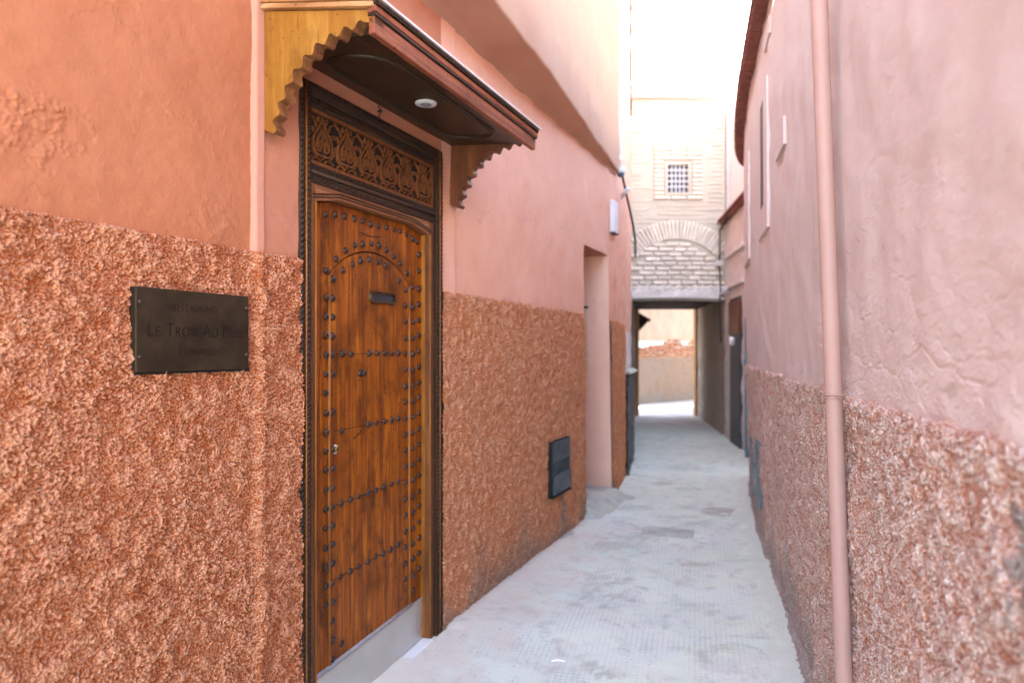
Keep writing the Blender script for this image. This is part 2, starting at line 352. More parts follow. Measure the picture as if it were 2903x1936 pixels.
def samp(F, a, b_, rot=0):
    if rot: a, b_ = a*math.cos(rot)-b_*math.sin(rot), a*math.sin(rot)+b_*math.cos(rot)
    u = (a/CELL) % N; w = (b_/CELL) % N; i = np.floor(u).astype(int); j = np.floor(w).astype(int)
    fu = u-i; fw = w-j; i %= N; j %= N; i2 = (i+1) % N; j2 = (j+1) % N
    return F[i, j]*(1-fu)*(1-fw)+F[i2, j]*fu*(1-fw)+F[i, j2]*(1-fu)*fw+F[i2, j2]*fu*fw
def sstep(x, a, b_):
    t = np.clip((x-a)/(b_-a), 0, 1); return t*t*(3-2*t)
def grid_mesh(name, P, attrs=None, smooth=True, flip=False):
    nu, nz = P.shape[:2]; me = bpy.data.meshes.new(name); me.vertices.add(nu*nz)
    me.vertices.foreach_set('co', P.reshape(-1).astype(np.float32))
    idx = np.arange(nu*nz).reshape(nu, nz)
    q = np.stack([idx[:-1, :-1], idx[1:, :-1], idx[1:, 1:], idx[:-1, 1:]], -1).reshape(-1, 4)
    if flip: q = q[:, ::-1]
    nf = len(q); me.loops.add(nf*4); me.loops.foreach_set('vertex_index', q.reshape(-1).astype(np.int32))
    me.polygons.add(nf); me.polygons.foreach_set('loop_start', (np.arange(nf)*4).astype(np.int32))
    try: me.polygons.foreach_set('loop_total', np.full(nf, 4, np.int32))
    except Exception: pass
    me.polygons.foreach_set('use_smooth', np.full(nf, smooth))
    me.update(calc_edges=True)
    for k, a in (attrs or {}).items():
        at = me.attributes.new(k, 'FLOAT', 'POINT'); at.data.foreach_set('value', np.broadcast_to(a, (nu, nz)).reshape(-1).astype(np.float32))
    return me
def steps(a, b_, f0, f1):
    """positions from a to b with the step growing from f0 to f1"""
    out = [a]; x = a
    while x < b_-1e-6:
        x += f0+(f1-f0)*(x-a)/(b_-a); out.append(min(x, b_))
    return np.array(out)

# ------------------------------------------------------------------ the left-hand house wall: frame of reference
MS = .434; LL = math.sqrt(1+MS*MS); D = np.array([MS, 1])/LL; NN = np.array([1, -MS])/LL; P0 = np.array([-1.98, 0.])
RZ = math.atan2(D[1], D[0])                      # local x along the wall, local -y out of it
def wp(s, t=0): return P0+s*D+t*NN
def wloc(s, z=0, t=0): p = wp(s, t); return (float(p[0]), float(p[1]), z)
def wall_sheet(name, S_, Z_, off, mat, parent, attrs=None, base=None):
    """S_,Z_,off: 2D arrays; the sheet lies off metres out of the wall plane"""
    b0 = base if base is not None else parent.location
    P = np.stack([P0[0]+S_*D[0]+off*NN[0]-b0[0], P0[1]+S_*D[1]+off*NN[1]-b0[1], Z_-b0[2]], -1)
    return link(name, grid_mesh(name, P, attrs), mat, parent)

def ridge(S_): return .013*sstep(S_, 2.640, 2.662)+.012*np.exp(-((S_-2.668)/.024)**2)                     # the door surround stands a little proud
def left_plaster_relief(S_, Z_):
    h = samp(B_BIG, S_, Z_)*.0020+samp(B_MID, S_+3, Z_)*.0006+samp(B_SML, S_*1.4, Z_*.7)*.00025
    def patch(cs, cz, rs, rz_, amp):
        e = np.hypot((S_-cs)/rs, (Z_-cz)/rz_)+samp(B_MID, S_+cs, Z_*1.3)*.22
        w = 1-sstep(e, .75, 1.05); return w*(samp(CH, S_, Z_, .4)*amp+samp(B_SML, S_, Z_)*.0007*amp)
    h = h+patch(1.86, 2.045, .17, .085, .75)+patch(1.93, 2.14, .11, .03, .4)+patch(2.26, 2.24, .07, .05, .28)+patch(2.36, 2.23, .06, .05, .25)+patch(2.50, 1.93, .13, .075, .4)
    h = h+patch(2.1, 2.5, .1, .06, .22)+patch(2.2, 1.9, .25, .04, .15)
    return h

# near house: plaster above, roughcast dado below, left of the door, round the door and on to the recessed doorway
house = empty('house_wall', wloc(2.3)); tag(house, 'orange plastered house wall with a rough orange dado around the studded wooden door', 'wall')
def dado_piece(s0, s1, zt, st0, st1, stz, mat, extra=0, proud=.0, stain=None, name='roughcast_dado', so=0, rot=0, left_edge=None):
    us = steps(s0, s1, st0, st1); zs = np.concatenate([np.arange(-.35, zt-.02, stz), np.array([zt-.018, zt-.012, zt-.007, zt-.003, zt-.001, zt])])
    S_, Z_ = np.meshgrid(us, zs, indexing='ij')
    if left_edge is not None:
        S_ = S_+np.clip(1-(S_-s0)/(s1-s0), 0, 1)*(left_edge(Z_)-s0)
    top = zt+.0015*samp(B_MID, us*1.0, us*0+.3)[:, None]; Z_ = Z_*top/zt
    fall = np.sqrt(np.clip(1-np.clip((Z_-(top-.022))/.022, 0, 1)**2, 0, 1))
    h = samp(CH, S_+so, Z_, rot); off = (.008+h*1.5)*fall-.006*(1-fall)+ridge(S_)+samp(B_BIG, S_+so, Z_)*.003+proud
    lump = sstep(h, .0012, .0035)
    at = {'tone': samp(CT, S_+so, Z_, rot), 'lump': lump, 'stain': stain(S_, Z_) if stain else S_*0}
    return wall_sheet(name, S_, Z_, off, mat, house, at)
def base_stain(S_, Z_): return np.clip((1-sstep(Z_, -.02, np.maximum(.30+.12*samp(B_BIG, S_, S_*0)+.05*samp(B_MID, S_, Z_), .06)))*.75, 0, 1)
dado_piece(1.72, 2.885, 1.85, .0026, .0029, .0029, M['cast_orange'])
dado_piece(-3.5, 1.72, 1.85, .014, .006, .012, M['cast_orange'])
def stain_r(S_, Z_):
    a = base_stain(S_, Z_)
    b_ = (1-sstep(np.abs(S_-5.96+.03*samp(B_MID, Z_, S_*0)), .025, .05))*(1-sstep(Z_, .36, .40))
    return np.maximum(a, b_*.9)
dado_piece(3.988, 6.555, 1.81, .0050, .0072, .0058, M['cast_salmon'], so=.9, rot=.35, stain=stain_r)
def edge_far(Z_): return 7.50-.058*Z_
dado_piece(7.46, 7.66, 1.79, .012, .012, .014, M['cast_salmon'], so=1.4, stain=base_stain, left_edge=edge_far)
def plaster_piece(s0, s1, z0, z1, st, mat, name='plaster_face', rel=left_plaster_relief, left_edge=None, back=0, lean=None):
    us = steps(s0, s1, st, st); zs = np.linspace(z0, z1, max(2, int((z1-z0)/st)+1)); S_, Z_ = np.meshgrid(us, zs, indexing='ij')
    if left_edge is not None: S_ = S_+np.clip(1-(S_-s0)/(s1-s0), 0, 1)*(left_edge(Z_)-s0)
    off = rel(S_, Z_)+back
    return wall_sheet(name, S_, Z_, off, mat, house, {'stain': S_*0})
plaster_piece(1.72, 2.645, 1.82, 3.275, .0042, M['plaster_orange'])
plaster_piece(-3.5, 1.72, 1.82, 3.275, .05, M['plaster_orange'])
flat = lambda S_, Z_: samp(B_BIG, S_+.7, Z_)*.0022+samp(B_MID, S_+3, Z_)*.0006
sur = lambda S_, Z_: flat(S_, Z_)*.7+.013*sstep(S_, 2.64, 2.658)-.011*sstep(S_, 2.69, 2.715)+.011*sstep(S_, 2.69, 2.715)
plaster_piece(2.640, 2.886, 1.82, 3.275, .007, M['plaster_surround'], 'door_surround', rel=sur)
plaster_piece(2.886, 3.986, 2.535, 3.275, .012, M['plaster_surround'], 'door_surround', rel=lambda S_, Z_: flat(S_, Z_)*.7+.013)
def sur_r(S_, Z_): return flat(S_, Z_)+.013*(1-sstep(S_, 4.15, 4.175))
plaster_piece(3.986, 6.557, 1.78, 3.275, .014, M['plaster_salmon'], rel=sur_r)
plaster_piece(6.557, 7.36, 2.42, 3.275, .02, M['plaster_salmon'], rel=flat)
plaster_piece(7.36, 7.66, 1.77, 3.275, .02, M['plaster_salmon'], rel=flat, left_edge=edge_far)
# corner bead running full height at the left of the door surround
M['bead_paint'] = plaster('bead_paint', (.58, .27, .18), (.61, .29, .20), (.54, .26, .18), .1)
plaster_piece(2.638, 2.704, 1.845, 3.275, .0066, M['bead_paint'], 'corner_bead', rel=lambda S_, Z_: -.010+.029*sstep(S_, 2.638, 2.650)*(1-sstep(S_, 2.692, 2.704))+samp(B_BIG, S_*0+.2, Z_)*.001)
# house body behind the skins (with the recess left open)
def wall_block(s0, s1, t0, t1, z0, z1, name, mat, parent, bevel=0):
    b0 = parent.location; mb = MB(); c = [wp(s0, t0), wp(s1, t0), wp(s1, t1), wp(s0, t1)]
    mb.hexa([(p[0]-b0[0], p[1]-b0[1], z0-b0[2]) for p in c]+[(p[0]-b0[0], p[1]-b0[1], z1-b0[2]) for p in c])
    return mb.build(name, mat, parent, bevel=bevel)
wall_block(-3.5, 2.84, -2.5, -.03, -.4, 3.3, 'wall_core', M['plaster_salmon'], house)
wall_block(4.03, 6.50, -2.5, -.03, -.4, 3.3, 'wall_core', M['plaster_salmon'], house)
wall_block(2.84, 4.03, -2.5, -.12, -.4, 3.3, 'wall_core', M['plaster_salmon'], house)
wall_block(2.84, 4.03, -.12, -.03, 2.52, 3.3, 'wall_core', M['plaster_salmon'], house)
wall_block(6.50, 7.6, -2.5, -.62, -.4, 3.3, 'wall_core', M['plaster_salmon'], house)
# recess lining: near jamb, ceiling, far jamb (gently curved), back
def lining(pts, z0, z1, name, mat, n=24):
    P = np.zeros((len(pts), n, 3)); zs = np.linspace(z0, z1, n); b0 = house.location
    for i, (sf, t) in enumerate(pts):
        for j, z in enumerate(zs):
            s_ = sf(z) if callable(sf) else sf; p = wp(s_, t); P[i, j] = (p[0]-b0[0], p[1]-b0[1], z)
    return link(name, grid_mesh(name, P, {'stain': np.clip(1-sstep(P[..., 2], .05, .4), 0, 1)*.25}), mat, house)
lining([(6.557, .0), (6.557, -.3), (6.557, -.62)], -.3, 2.42, 'recess_jamb', M['plaster_jamb_lit'])
lining([(lambda z: edge_far(z), -t) for t in (.0, .01, .1, .2, .3, .4, .5, .62)], -.3, 2.42, 'recess_jamb', M['plaster_jamb_lit'])
wall_block(6.55, 7.62, -.62, -.012, 2.42, 3.0, 'recess_lintel', M['plaster_surround'], house)
o = wall_block(6.50, 7.62, -.64, -.58, -.3, 2.43, 'recess_back', M['bracket_dark'], house)
# overhanging upper storey, tapering out towards the far end
ov = [(-3.5, .36), (3.85, .33), (4.55, .30), (5.2, .25), (6.2, .16), (7.4, .057), (7.66, .02)]
us = np.linspace(-3.5, 7.66, 150); ts = np.interp(us, [a for a, _ in ov], [b_ for _, b_ in ov]); ts = np.convolve(np.pad(ts, 6, 'edge'), np.ones(13)/13, 'valid')
prof = [(0., 3.20, 0), (.012, 3.245, 0), (.05, 3.285, 0), (.12, 3.302, 0)]
rows = []
for k in range(64):
    if k < 6: f = [0, .0, .04, .2, .5, .8][k]; z = [3.262, 3.270, 3.290, 3.301, 3.303, 3.303][k]; rows.append((f, [-.03, .006, .006, 0, 0, 0][k], z))
    elif k < 10: a = (k-6)/3*PI/2; rows.append((1, -.014+.014*math.sin(a), 3.303+.014*(1-math.cos(a))))
    else: rows.append((1, 0, 3.319+(k-9)*(1.86/54)))
S_ = np.repeat(us[:, None], len(rows), 1); Z_ = np.array([r[2] for r in rows])[None, :]+0*S_
wob = (samp(B_BIG, us, us*0+.5)*.003)[:, None]*(Z_ > 3.22)
off = np.array([r[0] for r in rows])[None, :]*ts[:, None]+np.array([r[1] for r in rows])[None, :]+.002+samp(B_BIG, S_, Z_)*.003
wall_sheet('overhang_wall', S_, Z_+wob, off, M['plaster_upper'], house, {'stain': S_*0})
wall_block(-3.5, 7.6, -2.5, .01, 3.34, 5.2, 'upper_core', M['plaster_upper'], house)
# rounded small step at the foot of the recess
st = empty('doorstep', wloc(7.0)); tag(st, 'sloping grey concrete step at the foot of the recessed doorway', 'step')
us = np.linspace(6.40, 7.75, 40); tt = np.linspace(-.6, .34, 34); A, T = np.meshgrid(us, tt, indexing='ij')
hgt = .115*(1-sstep(T, -.02, .20))*sstep(A, 6.42, 6.66)*(1-sstep(A, 7.50, 7.72)*sstep(T, -.1, .05))-.012+samp(B_MID, A, T)*.004
hgt = hgt+.02*np.exp(-((A-7.55)/.14)**2-((T-.14)/.12)**2)
P = np.stack([P0[0]+A*D[0]+T*NN[0]-st.location[0], P0[1]+A*D[1]+T*NN[1]-st.location[1], hgt], -1)
link('concrete_ramp', grid_mesh('concrete_ramp', P, {}), M['concrete'], st)

# ------------------------------------------------------------------ the studded door
DC = 3.435                                              # centre of the door along the wall
door = empty('studded_door', wloc(DC, 0), RZ); tag(door, 'carved brown wooden door with rows of iron studs, dark rope-carved frame and steel kick plate', 'door')
X = lambda s: s-DC
# frame: dark outer moulding with two rope rows, light inner boards
def rope_v(x, z0, z1, w, y, pitch=.023):
    mb = MB(); z = z0
    while z < z1-pitch*.6:
        d_ = w*.55
        mb.add([(x-w/2, y, z-d_/2), (x+w/2, y, z+d_/2), (x+w/2, y, z+d_/2+pitch*.62), (x-w/2, y, z-d_/2+pitch*.62),
                (x-w*.3, y-.006, z+pitch*.12-d_*.2), (x+w*.3, y-.006, z+pitch*.12+d_*.3), (x+w*.3, y-.006, z+pitch*.5+d_*.3), (x-w*.3, y-.006, z+pitch*.5-d_*.2)],
               [(4, 5, 6, 7), (0, 1, 5, 4), (1, 2, 6, 5), (2, 3, 7, 6), (3, 0, 4, 7)]); z += pitch
    return mb
def rope_h(z, x0, x1, w, y, pitch=.019):
    mb = MB(); x = x0
    while x < x1-pitch*.6:
        d_ = w*.55
        mb.add([(x-d_/2, y, z-w/2), (x-d_/2+pitch*.62, y, z-w/2), (x+d_/2+pitch*.62, y, z+w/2), (x+d_/2, y, z+w/2),
                (x+pitch*.12-d_*.2, y-.006, z-w*.3), (x+pitch*.5-d_*.2, y-.006, z-w*.3), (x+pitch*.5+d_*.3, y-.006, z+w*.3), (x+pitch*.12+d_*.3, y-.006, z+w*.3)],
               [(4, 5, 6, 7), (0, 1, 5, 4), (1, 2, 6, 5), (2, 3, 7, 6), (3, 0, 4, 7)]); x += pitch
    return mb
fo0, fo1, fi0, fi1 = X(2.876), X(3.996), X(2.943), X(3.927); op0, op1 = X(2.990), X(3.880)
for (a, b_, r1, r2, ri_) in ((fo0, fi0, fo0+.017, fi0-.014, fo0+.034), (fi1, fo1, fi1+.016, fo1-.015, fi1+.036)):
    fr = MB().box(a, b_, -.020, .09, -.12, 2.552).build('frame_post', M['dark_wood'], door, bevel=.003)
    rp = rope_v(r1, -.08, 2.53, .022, -.020); rp.v += []; rp.build('rope_carving', M['dark_wood'], fr, bevel=0)
    rope_v(r2, -.08, 2.53, .020, -.020).build('rope_carving', M['dark_wood'], fr)
    MB().tube([(ri_, -.022, -.1), (ri_, -.022, 2.54)], .004, 6).build('bead', M['frame_light'], fr, smooth=True)
fr = MB().box(fi0, fi1, -.022, .09, 2.500, 2.552).build('frame_head', M['dark_wood_cross'], door, bevel=.004)
rope_h(2.536, fi0, fi1, .018, -.022).build('rope_carving', M['dark_wood_cross'], fr)
f2 = MB().box(fi0, fi1, -.012, .09, 2.462, 2.500).build('frame_head', M['dark_wood_cross'], door, bevel=.002)
rope_h(2.481, fi0+.01, fi1, .026, -.012, .018).build('rope_carving', M['dark_wood_cross'], f2)
ml = MB().box(fi0, fi1, -.010, .09, 2.162, 2.236).build('transom_bar', M['dark_wood_cross'], door, bevel=.002)
rope_h(2.222, fi0+.01, fi1, .020, -.010, .018).build('rope_carving', M['dark_wood_cross'], ml)
rope_h(2.178, fi0+.01, fi1, .024, -.010, .018).build('rope_carving', M['dark_wood_cross'], ml)
MB().tube([(fi0, -.014, 2.203), (fi1, -.014, 2.203)], .009, 8).build('bead', M['dark_wood_cross'], ml, smooth=True)
# light inner frame: two jamb boards and a head with clipped corners
for (a, b_) in ((fi0, op0), (op1, fi1)):
    me = MB().box(a, b_, -.004, .09, -.10, 2.162).mesh('jamb_board', bevel=.003); me.materials.append(M['frame_brown'])
    jb = link('jamb_board', me, None, door)
    q0, q1 = (op0-.001, op0+.003) if a == fi0 else (op1-.003, op1+.001); MB().box(q0, q1, .020, .044, -.10, 2.09).build('stop_strip', M['frame_light'], jb)
    xe = op0-.006 if a == fi0 else op1+.006
    MB().tube([(xe, -.006, -.09), (xe, -.006, 2.09)], .005, 6).build('bead', M['frame_light'], jb, smooth=True)
hd = MB().prism([(op0, 2.092), (op0+.15, 2.124), (op1-.15, 2.124), (op1, 2.092), (op1, 2.162), (op0, 2.162)], -.003, .09).build('jamb_head', M['frame_light_cross'], door, bevel=.002)
for dz in (.012, .024):
    MB().tube([(op0-.02, -.005, 2.092+dz), (op0+.15, -.005, 2.124+dz), (op1-.15, -.005, 2.124+dz), (op1+.02, -.005, 2.092+dz)], .003, 6).build('bead', M['dark_wood_cross'], hd)
# carved transom
tp = MB().box(fi0, fi1, .010, .06, 2.236, 2.462).build('transom_panel', M['carved_ground'], door)
rim = MB(); rim.box(fi0, fi1, -.002, .012, 2.236, 2.252); rim.box(fi0, fi1, -.002, .012, 2.447, 2.462); rim.box(fi0, fi0+.018, -.002, .012, 2.252, 2.447); rim.box(fi1-.018, fi1, -.002, .012, 2.252, 2.447)
rim.build('carved_rim', M['carved_wood'], tp)
def arcp(cx_, cz_, rx, rz_, a0, a1, n=10): return [(cx_+rx*math.cos(math.radians(a0+(a1-a0)*i/n)), cz_+rz_*math.sin(math.radians(a0+(a1-a0)*i/n))) for i in range(n+1)]
def motif_mesh():
    mb = MB(); w = .152; h0, h1 = 0., .172
    def bez(p, n=10):
        out = []
        for i in range(n+1):
            t = i/n; a = [(1-t)**3, 3*t*(1-t)**2, 3*t*t*(1-t), t**3]; out.append((sum(a[k]*p[k][0] for k in range(4)), sum(a[k]*p[k][1] for k in range(4))))
        return out
    Y0, Y1 = .011, .000
    for sg in (-1, 1):
        mb.ribbon(bez([(0, h1), (sg*.012, .12), (sg*.072, .10), (sg*.056, .045)])+bez([(sg*.056, .045), (sg*.05, .018), (sg*.02, .020), (0, .022)])[1:], .0085, Y0, Y1)
        mb.ribbon(bez([(0, .135), (sg*.008, .10), (sg*.040, .09), (sg*.036, .052)])+bez([(sg*.036, .052), (sg*.030, .030), (sg*.008, .034), (sg*.010, .055)])[1:], .0065, Y0, Y1)
        mb.ribbon(arcp(sg*.018, .066, .008, .014, -60, 240, 9), .005, Y0, Y1)
        mb.ribbon(bez([(sg*.076, h1+.002), (sg*.074, .15), (sg*.034, .165), (sg*.040, .125)]), .007, Y0, Y1)
        mb.ribbon(bez([(sg*.076, .105), (sg*.074, .13), (sg*.054, .12), (sg*.056, .10)]), .0065, Y0, Y1)
        mb.ribbon(bez([(sg*.076, .075), (sg*.072, .04), (sg*.05, .012), (sg*.022, .006)]), .0075, Y0, Y1)
        mb.ribbon(arcp(sg*.038, -.008, .024, .017, 15, 165, 8), .0065, Y0, Y1)
        mb.ribbon([(sg*.024, .150), (sg*.030, .163), (sg*.022, .172)], .007, Y0, Y1)
    mb.ribbon([(0, .055), (0, .13)], [.004, .010], Y0, Y1)
    mb.ribbon([(-.004, .008), (.004, .016)], .010, Y0, Y1)
    return mb.mesh('carved_motif')
mm = motif_mesh(); w_ = (fi1-fi0-.036)/6; 
for i in range(6):
    o = link('carved_motif', mm, M['carved_wood'], tp, (fi0+.018+w_*(i+.5), 0, 2.262)); o.scale = (w_/.152, 1, 1.04)
# leaf
LY = .045                                               # planks' face, behind the wall plane
leaf = MB().box(op0-.01, op1+.01, LY+.016, LY+.05, -.09, 2.14).build('door_leaf', M['dark_gap'], door)
R_, zc = .459, 1.486; cs = X(3.4495); wl_, wr_ = X(3.134), X(3.765)
def arc_z(x): return zc+math.sqrt(max(R_*R_-(x-cs)**2, 0))
def plank(x0, x1, zf0, zf1, mat, n=10, y=LY):
    xs = [x0+(x1-x0)*i/n for i in range(n+1)]
    poly = [(x, zf0(x)) for x in xs]+[(x, zf1(x)) for x in reversed(xs)]
    return MB().prism(poly, y+.016, y).build('plank', mat, leaf, bevel=.0015)
bot = lambda x: -.09
cuts = [wl_+.003, X(3.285), X(3.405), X(3.535), X(3.655), wr_-.003]
for a, b_ in zip(cuts[:-1], cuts[1:]):
    plank(a+.0009, b_-.0009, bot, lambda x: arc_z(x)-.003, M['door_wood'], y=LY-.001+random.uniform(-.0008, .0008))
def top_z(x):
    if x < op0+.15: return 2.088+(x-op0)/.15*.032
    if x > op1-.15: return 2.088+(op1-x)/.15*.032
    return 2.121
for a, b_ in ((op0-.008, X(3.075)), (X(3.075), wl_-.003)): plank(a+.001, b_-.001, bot, lambda x: top_z(max(x, op0)) if x < wl_-.01 else top_z(x), M['door_wood'], 3)
for a, b_ in ((wr_+.003, X(3.828)), (X(3.828), op1+.008)): plank(a+.001, b_-.001, bot, lambda x: top_z(min(x, op1)), M['door_wood'], 3)
hc = [wl_-.002, X(3.32), X(3.56), wr_+.002]
for a, b_ in zip(hc[:-1], hc[1:]): plank(a+.001, b_-.001, lambda x: arc_z(min(max(x, wl_+.003), wr_-.003))+.003, lambda x: top_z(x), M['door_wood'], 12, y=LY-.0015)
for x in (wl_, wr_):
    MB().tube([(x-.003, LY-.001, -.05), (x-.003, LY-.001, arc_z(x)-.01)], .007, 8).build('bead', M['frame_light'], leaf, smooth=True)
# studs
stud_me = [MB().lathe([(.0168, -.002), (.0168, .002), (.0150, .0062), (.0118, .0098), (.0070, .0122), (.002, .013)], 12).mesh('stud', smooth=True),
           MB().lathe([(.0160, -.002), (.0162, .002), (.0148, .0055), (.0112, .0086), (.0065, .0108), (.002, .0112)], 11).mesh('stud', smooth=True, jitter=.0004)]
pts = []
for i in range(24):
    z = 1.795-i*.0808
    if z > .36: pts.append((3.109, z)) if z < 1.75 and z > .40 else None
    if z > .16 and i not in (6, 8): pts.append((3.153, z))
    if z > .34: pts.append((3.726, z))
    pts.append((3.797, z+.02*(i == 0))) if z > .20 else None
    pts.append((3.858, z+.015)) if z > .28 else None
    pts.append((3.030, z+.01)) if z > .1 else None
pts = [p for p in pts if p]
pts += [(3.106, 2.060), (3.171, 2.073), (3.235, 2.078), (3.302, 2.076), (3.366, 2.078), (3.43, 2.074), (3.493, 2.077), (3.554, 2.077), (3.618, 2.079), (3.676, 2.080), (3.734, 2.074), (3.797, 2.060), (3.838, 2.050)]
pts += [(3.11, 1.825), (3.176, 1.884), (3.24, 1.930), (3.306, 1.963), (3.366, 1.976), (3.433, 1.983), (3.497, 1.983), (3.56, 1.972), (3.62, 1.951), (3.681, 1.922), (3.738, 1.877), (3.857, 1.905), (3.858, 1.985)]
pts += [(3.222, 1.839), (3.292, 1.876), (3.352, 1.896), (3.419, 1.910), (3.485, 1.907), (3.548, 1.895), (3.672, 1.835)]
pts += [(x, 1.476) for x in (3.218, 3.281, 3.418, 3.483, 3.543, 3.604, 3.662)]
pts += [(3.217, 1.144), (3.412, 1.149), (3.477, 1.151), (3.539, 1.154), (3.601, 1.151), (3.659, 1.153)]
pts += [(3.211, .827), (3.280, .830), (3.338, .832), (3.409, .833), (3.472, .835), (3.534, .836), (3.598, .839), (3.659, .843)]
pts += [(3.209, .513), (3.273, .514), (3.337, .517), (3.406, .520), (3.468, .524), (3.530, .525), (3.594, .526), (3.659, .530)]
pts += [(3.216, .219), (3.300, .222), (3.385, .226), (3.47, .23)][:1]
for i, (s_, z) in enumerate(pts):
    link('stud', stud_me[i % 2], M['stud_iron'], leaf, (X(s_)+random.uniform(-.002, .002), LY, z+random.uniform(-.0025, .0025)), (random.uniform(-.06, .06), random.uniform(0, 3), random.uniform(-.06, .06))).scale = [random.uniform(.90, 1.07)]*3
# nail seams between boards (thin cut lines of the cross rails)
for z0, z1 in ((1.476, 1.476), (1.146, 1.153), (.826, .843), (.512, .530)):
    MB().hexa([(X(3.16), LY-.0022, z0-.0012), (X(3.72), LY-.0022, z1-.0012), (X(3.72), LY, z1-.0012), (X(3.16), LY, z0-.0012),
               (X(3.16), LY-.0022, z0+.0012), (X(3.72), LY-.0022, z1+.0012), (X(3.72), LY, z1+.0012), (X(3.16), LY, z0+.0012)]).build('rail_seam', M['dark_gap'], leaf)
MB().ribbon([(X(3.335+.19*i/10), 2.028-.012*math.sin(PI*i/10)+.004*i/10) for i in range(11)], [.002, .004, .005, .006, .007, .007, .007, .007, .006, .004, .002], LY, LY-.0025).build('scratch_mark', M['dark_gap'], leaf)
MB().ribbon(arcp(X(3.345), 1.335, .028, .022, -10, 250, 12), .0025, LY, LY-.0022).build('scratch_mark', M['dark_wood'], leaf)
MB().ribbon([(X(3.295), 1.098), (X(3.325), 1.108), (X(3.36), 1.128)], .006, LY, LY-.0024).build('scratch_mark', M['dark_gap'], leaf)
# letter slot, knocker boss, lock
sl_ = MB(); pr = []
for (cx_, a0) in ((X(3.615), -90), (X(3.435), 90)): pr += [(cx_+.022*math.cos(math.radians(a0+k*22.5)), 1.7400+.030*math.sin(math.radians(a0+k*22.5))) for k in range(9)]
inn = [(x*.80+X(3.525)*.20, 1.740+(z-1.740)*.50) for x, z in pr]; n = len(pr)
sl_.add([(x, LY+.001, z) for x, z in pr]+[(X(3.525)+(x-X(3.525))*.96, LY-.012, 1.74+(z-1.74)*.9) for x, z in pr]+[(x, LY-.010, z) for x, z in inn]+[(x, LY-.003, z) for x, z in inn],
        [(i+k*n, (i+1) % n+k*n, (i+1) % n+(k+1)*n, i+(k+1)*n) for k in range(3) for i in range(n)])
sl_.build('letter_slot', M['slot_metal'], leaf)
MB().prism(inn, LY-.002, LY-.0045).build('slot_flap', M['iron_dark'], leaf, bevel=.001)
MB().lathe([(.017, 0), (.018, .004), (.012, .008), (.011, .016), (.015, .021), (.014, .027), (.006, .030)], 14, c=(X(3.349), LY, 1.389)).build('knocker_boss', M['stud_iron'], leaf, smooth=True)
MB().lathe([(.021, 0), (.021, .003), (.017, .006)], 18, c=(X(3.170), LY, 1.068)).build('lock_ring', M['steel_ring'], leaf)
MB().lathe([(.014, .0), (.014, .010), (.012, .012)], 14, c=(X(3.170), LY-.004, 1.070)).build('lock_cylinder', M['brass'], leaf)
MB().box(X(3.168), X(3.172), LY-.0175, LY-.012, 1.060, 1.080).build('keyhole', M['dark_gap'], leaf)
# kick plate, following the sloping sill
k0, k1 = X(2.985), X(3.889)
def kz(x): return .149+(x-X(3.057))/(3.886-3.057)*.055
MB().hexa([(k0, LY-.008, -.10), (k1, LY-.008, -.012), (k1, LY-.002, -.012), (k0, LY-.002, -.10), (k0, LY-.008, kz(k0)), (k1, LY-.008, kz(k1)), (k1, LY-.002, kz(k1)), (k0, LY-.002, kz(k0))]).build('kick_plate', M['kick_steel'], leaf, bevel=.001)
MB().hexa([(k0, LY-.020, kz(k0)-.003), (k1-.11, LY-.020, kz(k1-.11)-.003), (k1-.11, LY-.002, kz(k1-.11)-.003), (k0, LY-.002, kz(k0)-.003),
           (k0, LY-.018, kz(k0)+.003), (k1-.11, LY-.018, kz(k1-.11)+.003), (k1-.11, LY-.002, kz(k1-.11)+.010), (k0, LY-.002, kz(k0)+.010)]).build('drip_rail', M['steel_ring'], leaf, bevel=.001)
MB().hexa([(op0, -.022, -.20), (op1, -.022, -.09), (op1, .06, -.09), (op0, .06, -.20), (op0, -.026, -.094), (op1+.006, -.026, -.010), (op1+.006, .036, -.010), (op0, .036, -.100)]).build('threshold', M['marble'], door, bevel=.003)

# ------------------------------------------------------------------ canopy over the door
can = empty('door_canopy', wloc(2.689, 2.28), RZ); tag(can, 'wooden door canopy with scalloped brackets, pale pine on its near side and dark beneath', 'canopy')
def C(z): return z-2.28
scp = []
base_curve = [(.060, 2.268), (.072, 2.335), (.103, 2.388), (.135, 2.447), (.179, 2.495), (.229, 2.535), (.290, 2.563), (.353, 2.578), (.410, 2.588), (.450, 2.592)]
bc_ = np.array(base_curve); cl_ = np.concatenate([[0], np.cumsum(np.hypot(*np.diff(bc_, axis=0).T))]); uf = np.linspace(0, cl_[-1], 200)
cx_f = np.convolve(np.pad(np.interp(uf, cl_, bc_[:, 0]), 12, 'reflect', reflect_type='odd'), np.ones(25)/25, 'valid'); cz_f = np.convolve(np.pad(np.interp(uf, cl_, bc_[:, 1]), 12, 'reflect', reflect_type='odd'), np.ones(25)/25, 'valid')
NS = 9
for q in range(NS*16):
    u_ = cl_[-1]*q/(NS*16); i = min(int(u_/cl_[-1]*199), 198); dx, dz = cx_f[i+1]-cx_f[i], cz_f[i+1]-cz_f[i]; l = math.hypot(dx, dz); nx, nz = dz/l, -dx/l
    ph = 2*PI*q/16; rr_ = .0115*math.sin(ph)
    scp.append((float(cx_f[i])+nx*rr_, float(cz_f[i])+nz*rr_))
scp.append(base_curve[-1])
prof = [(-.0, 2.292), (.030, 2.281)]+scp+[(.492, 2.583), (.492, 2.625), (0, 2.716)]
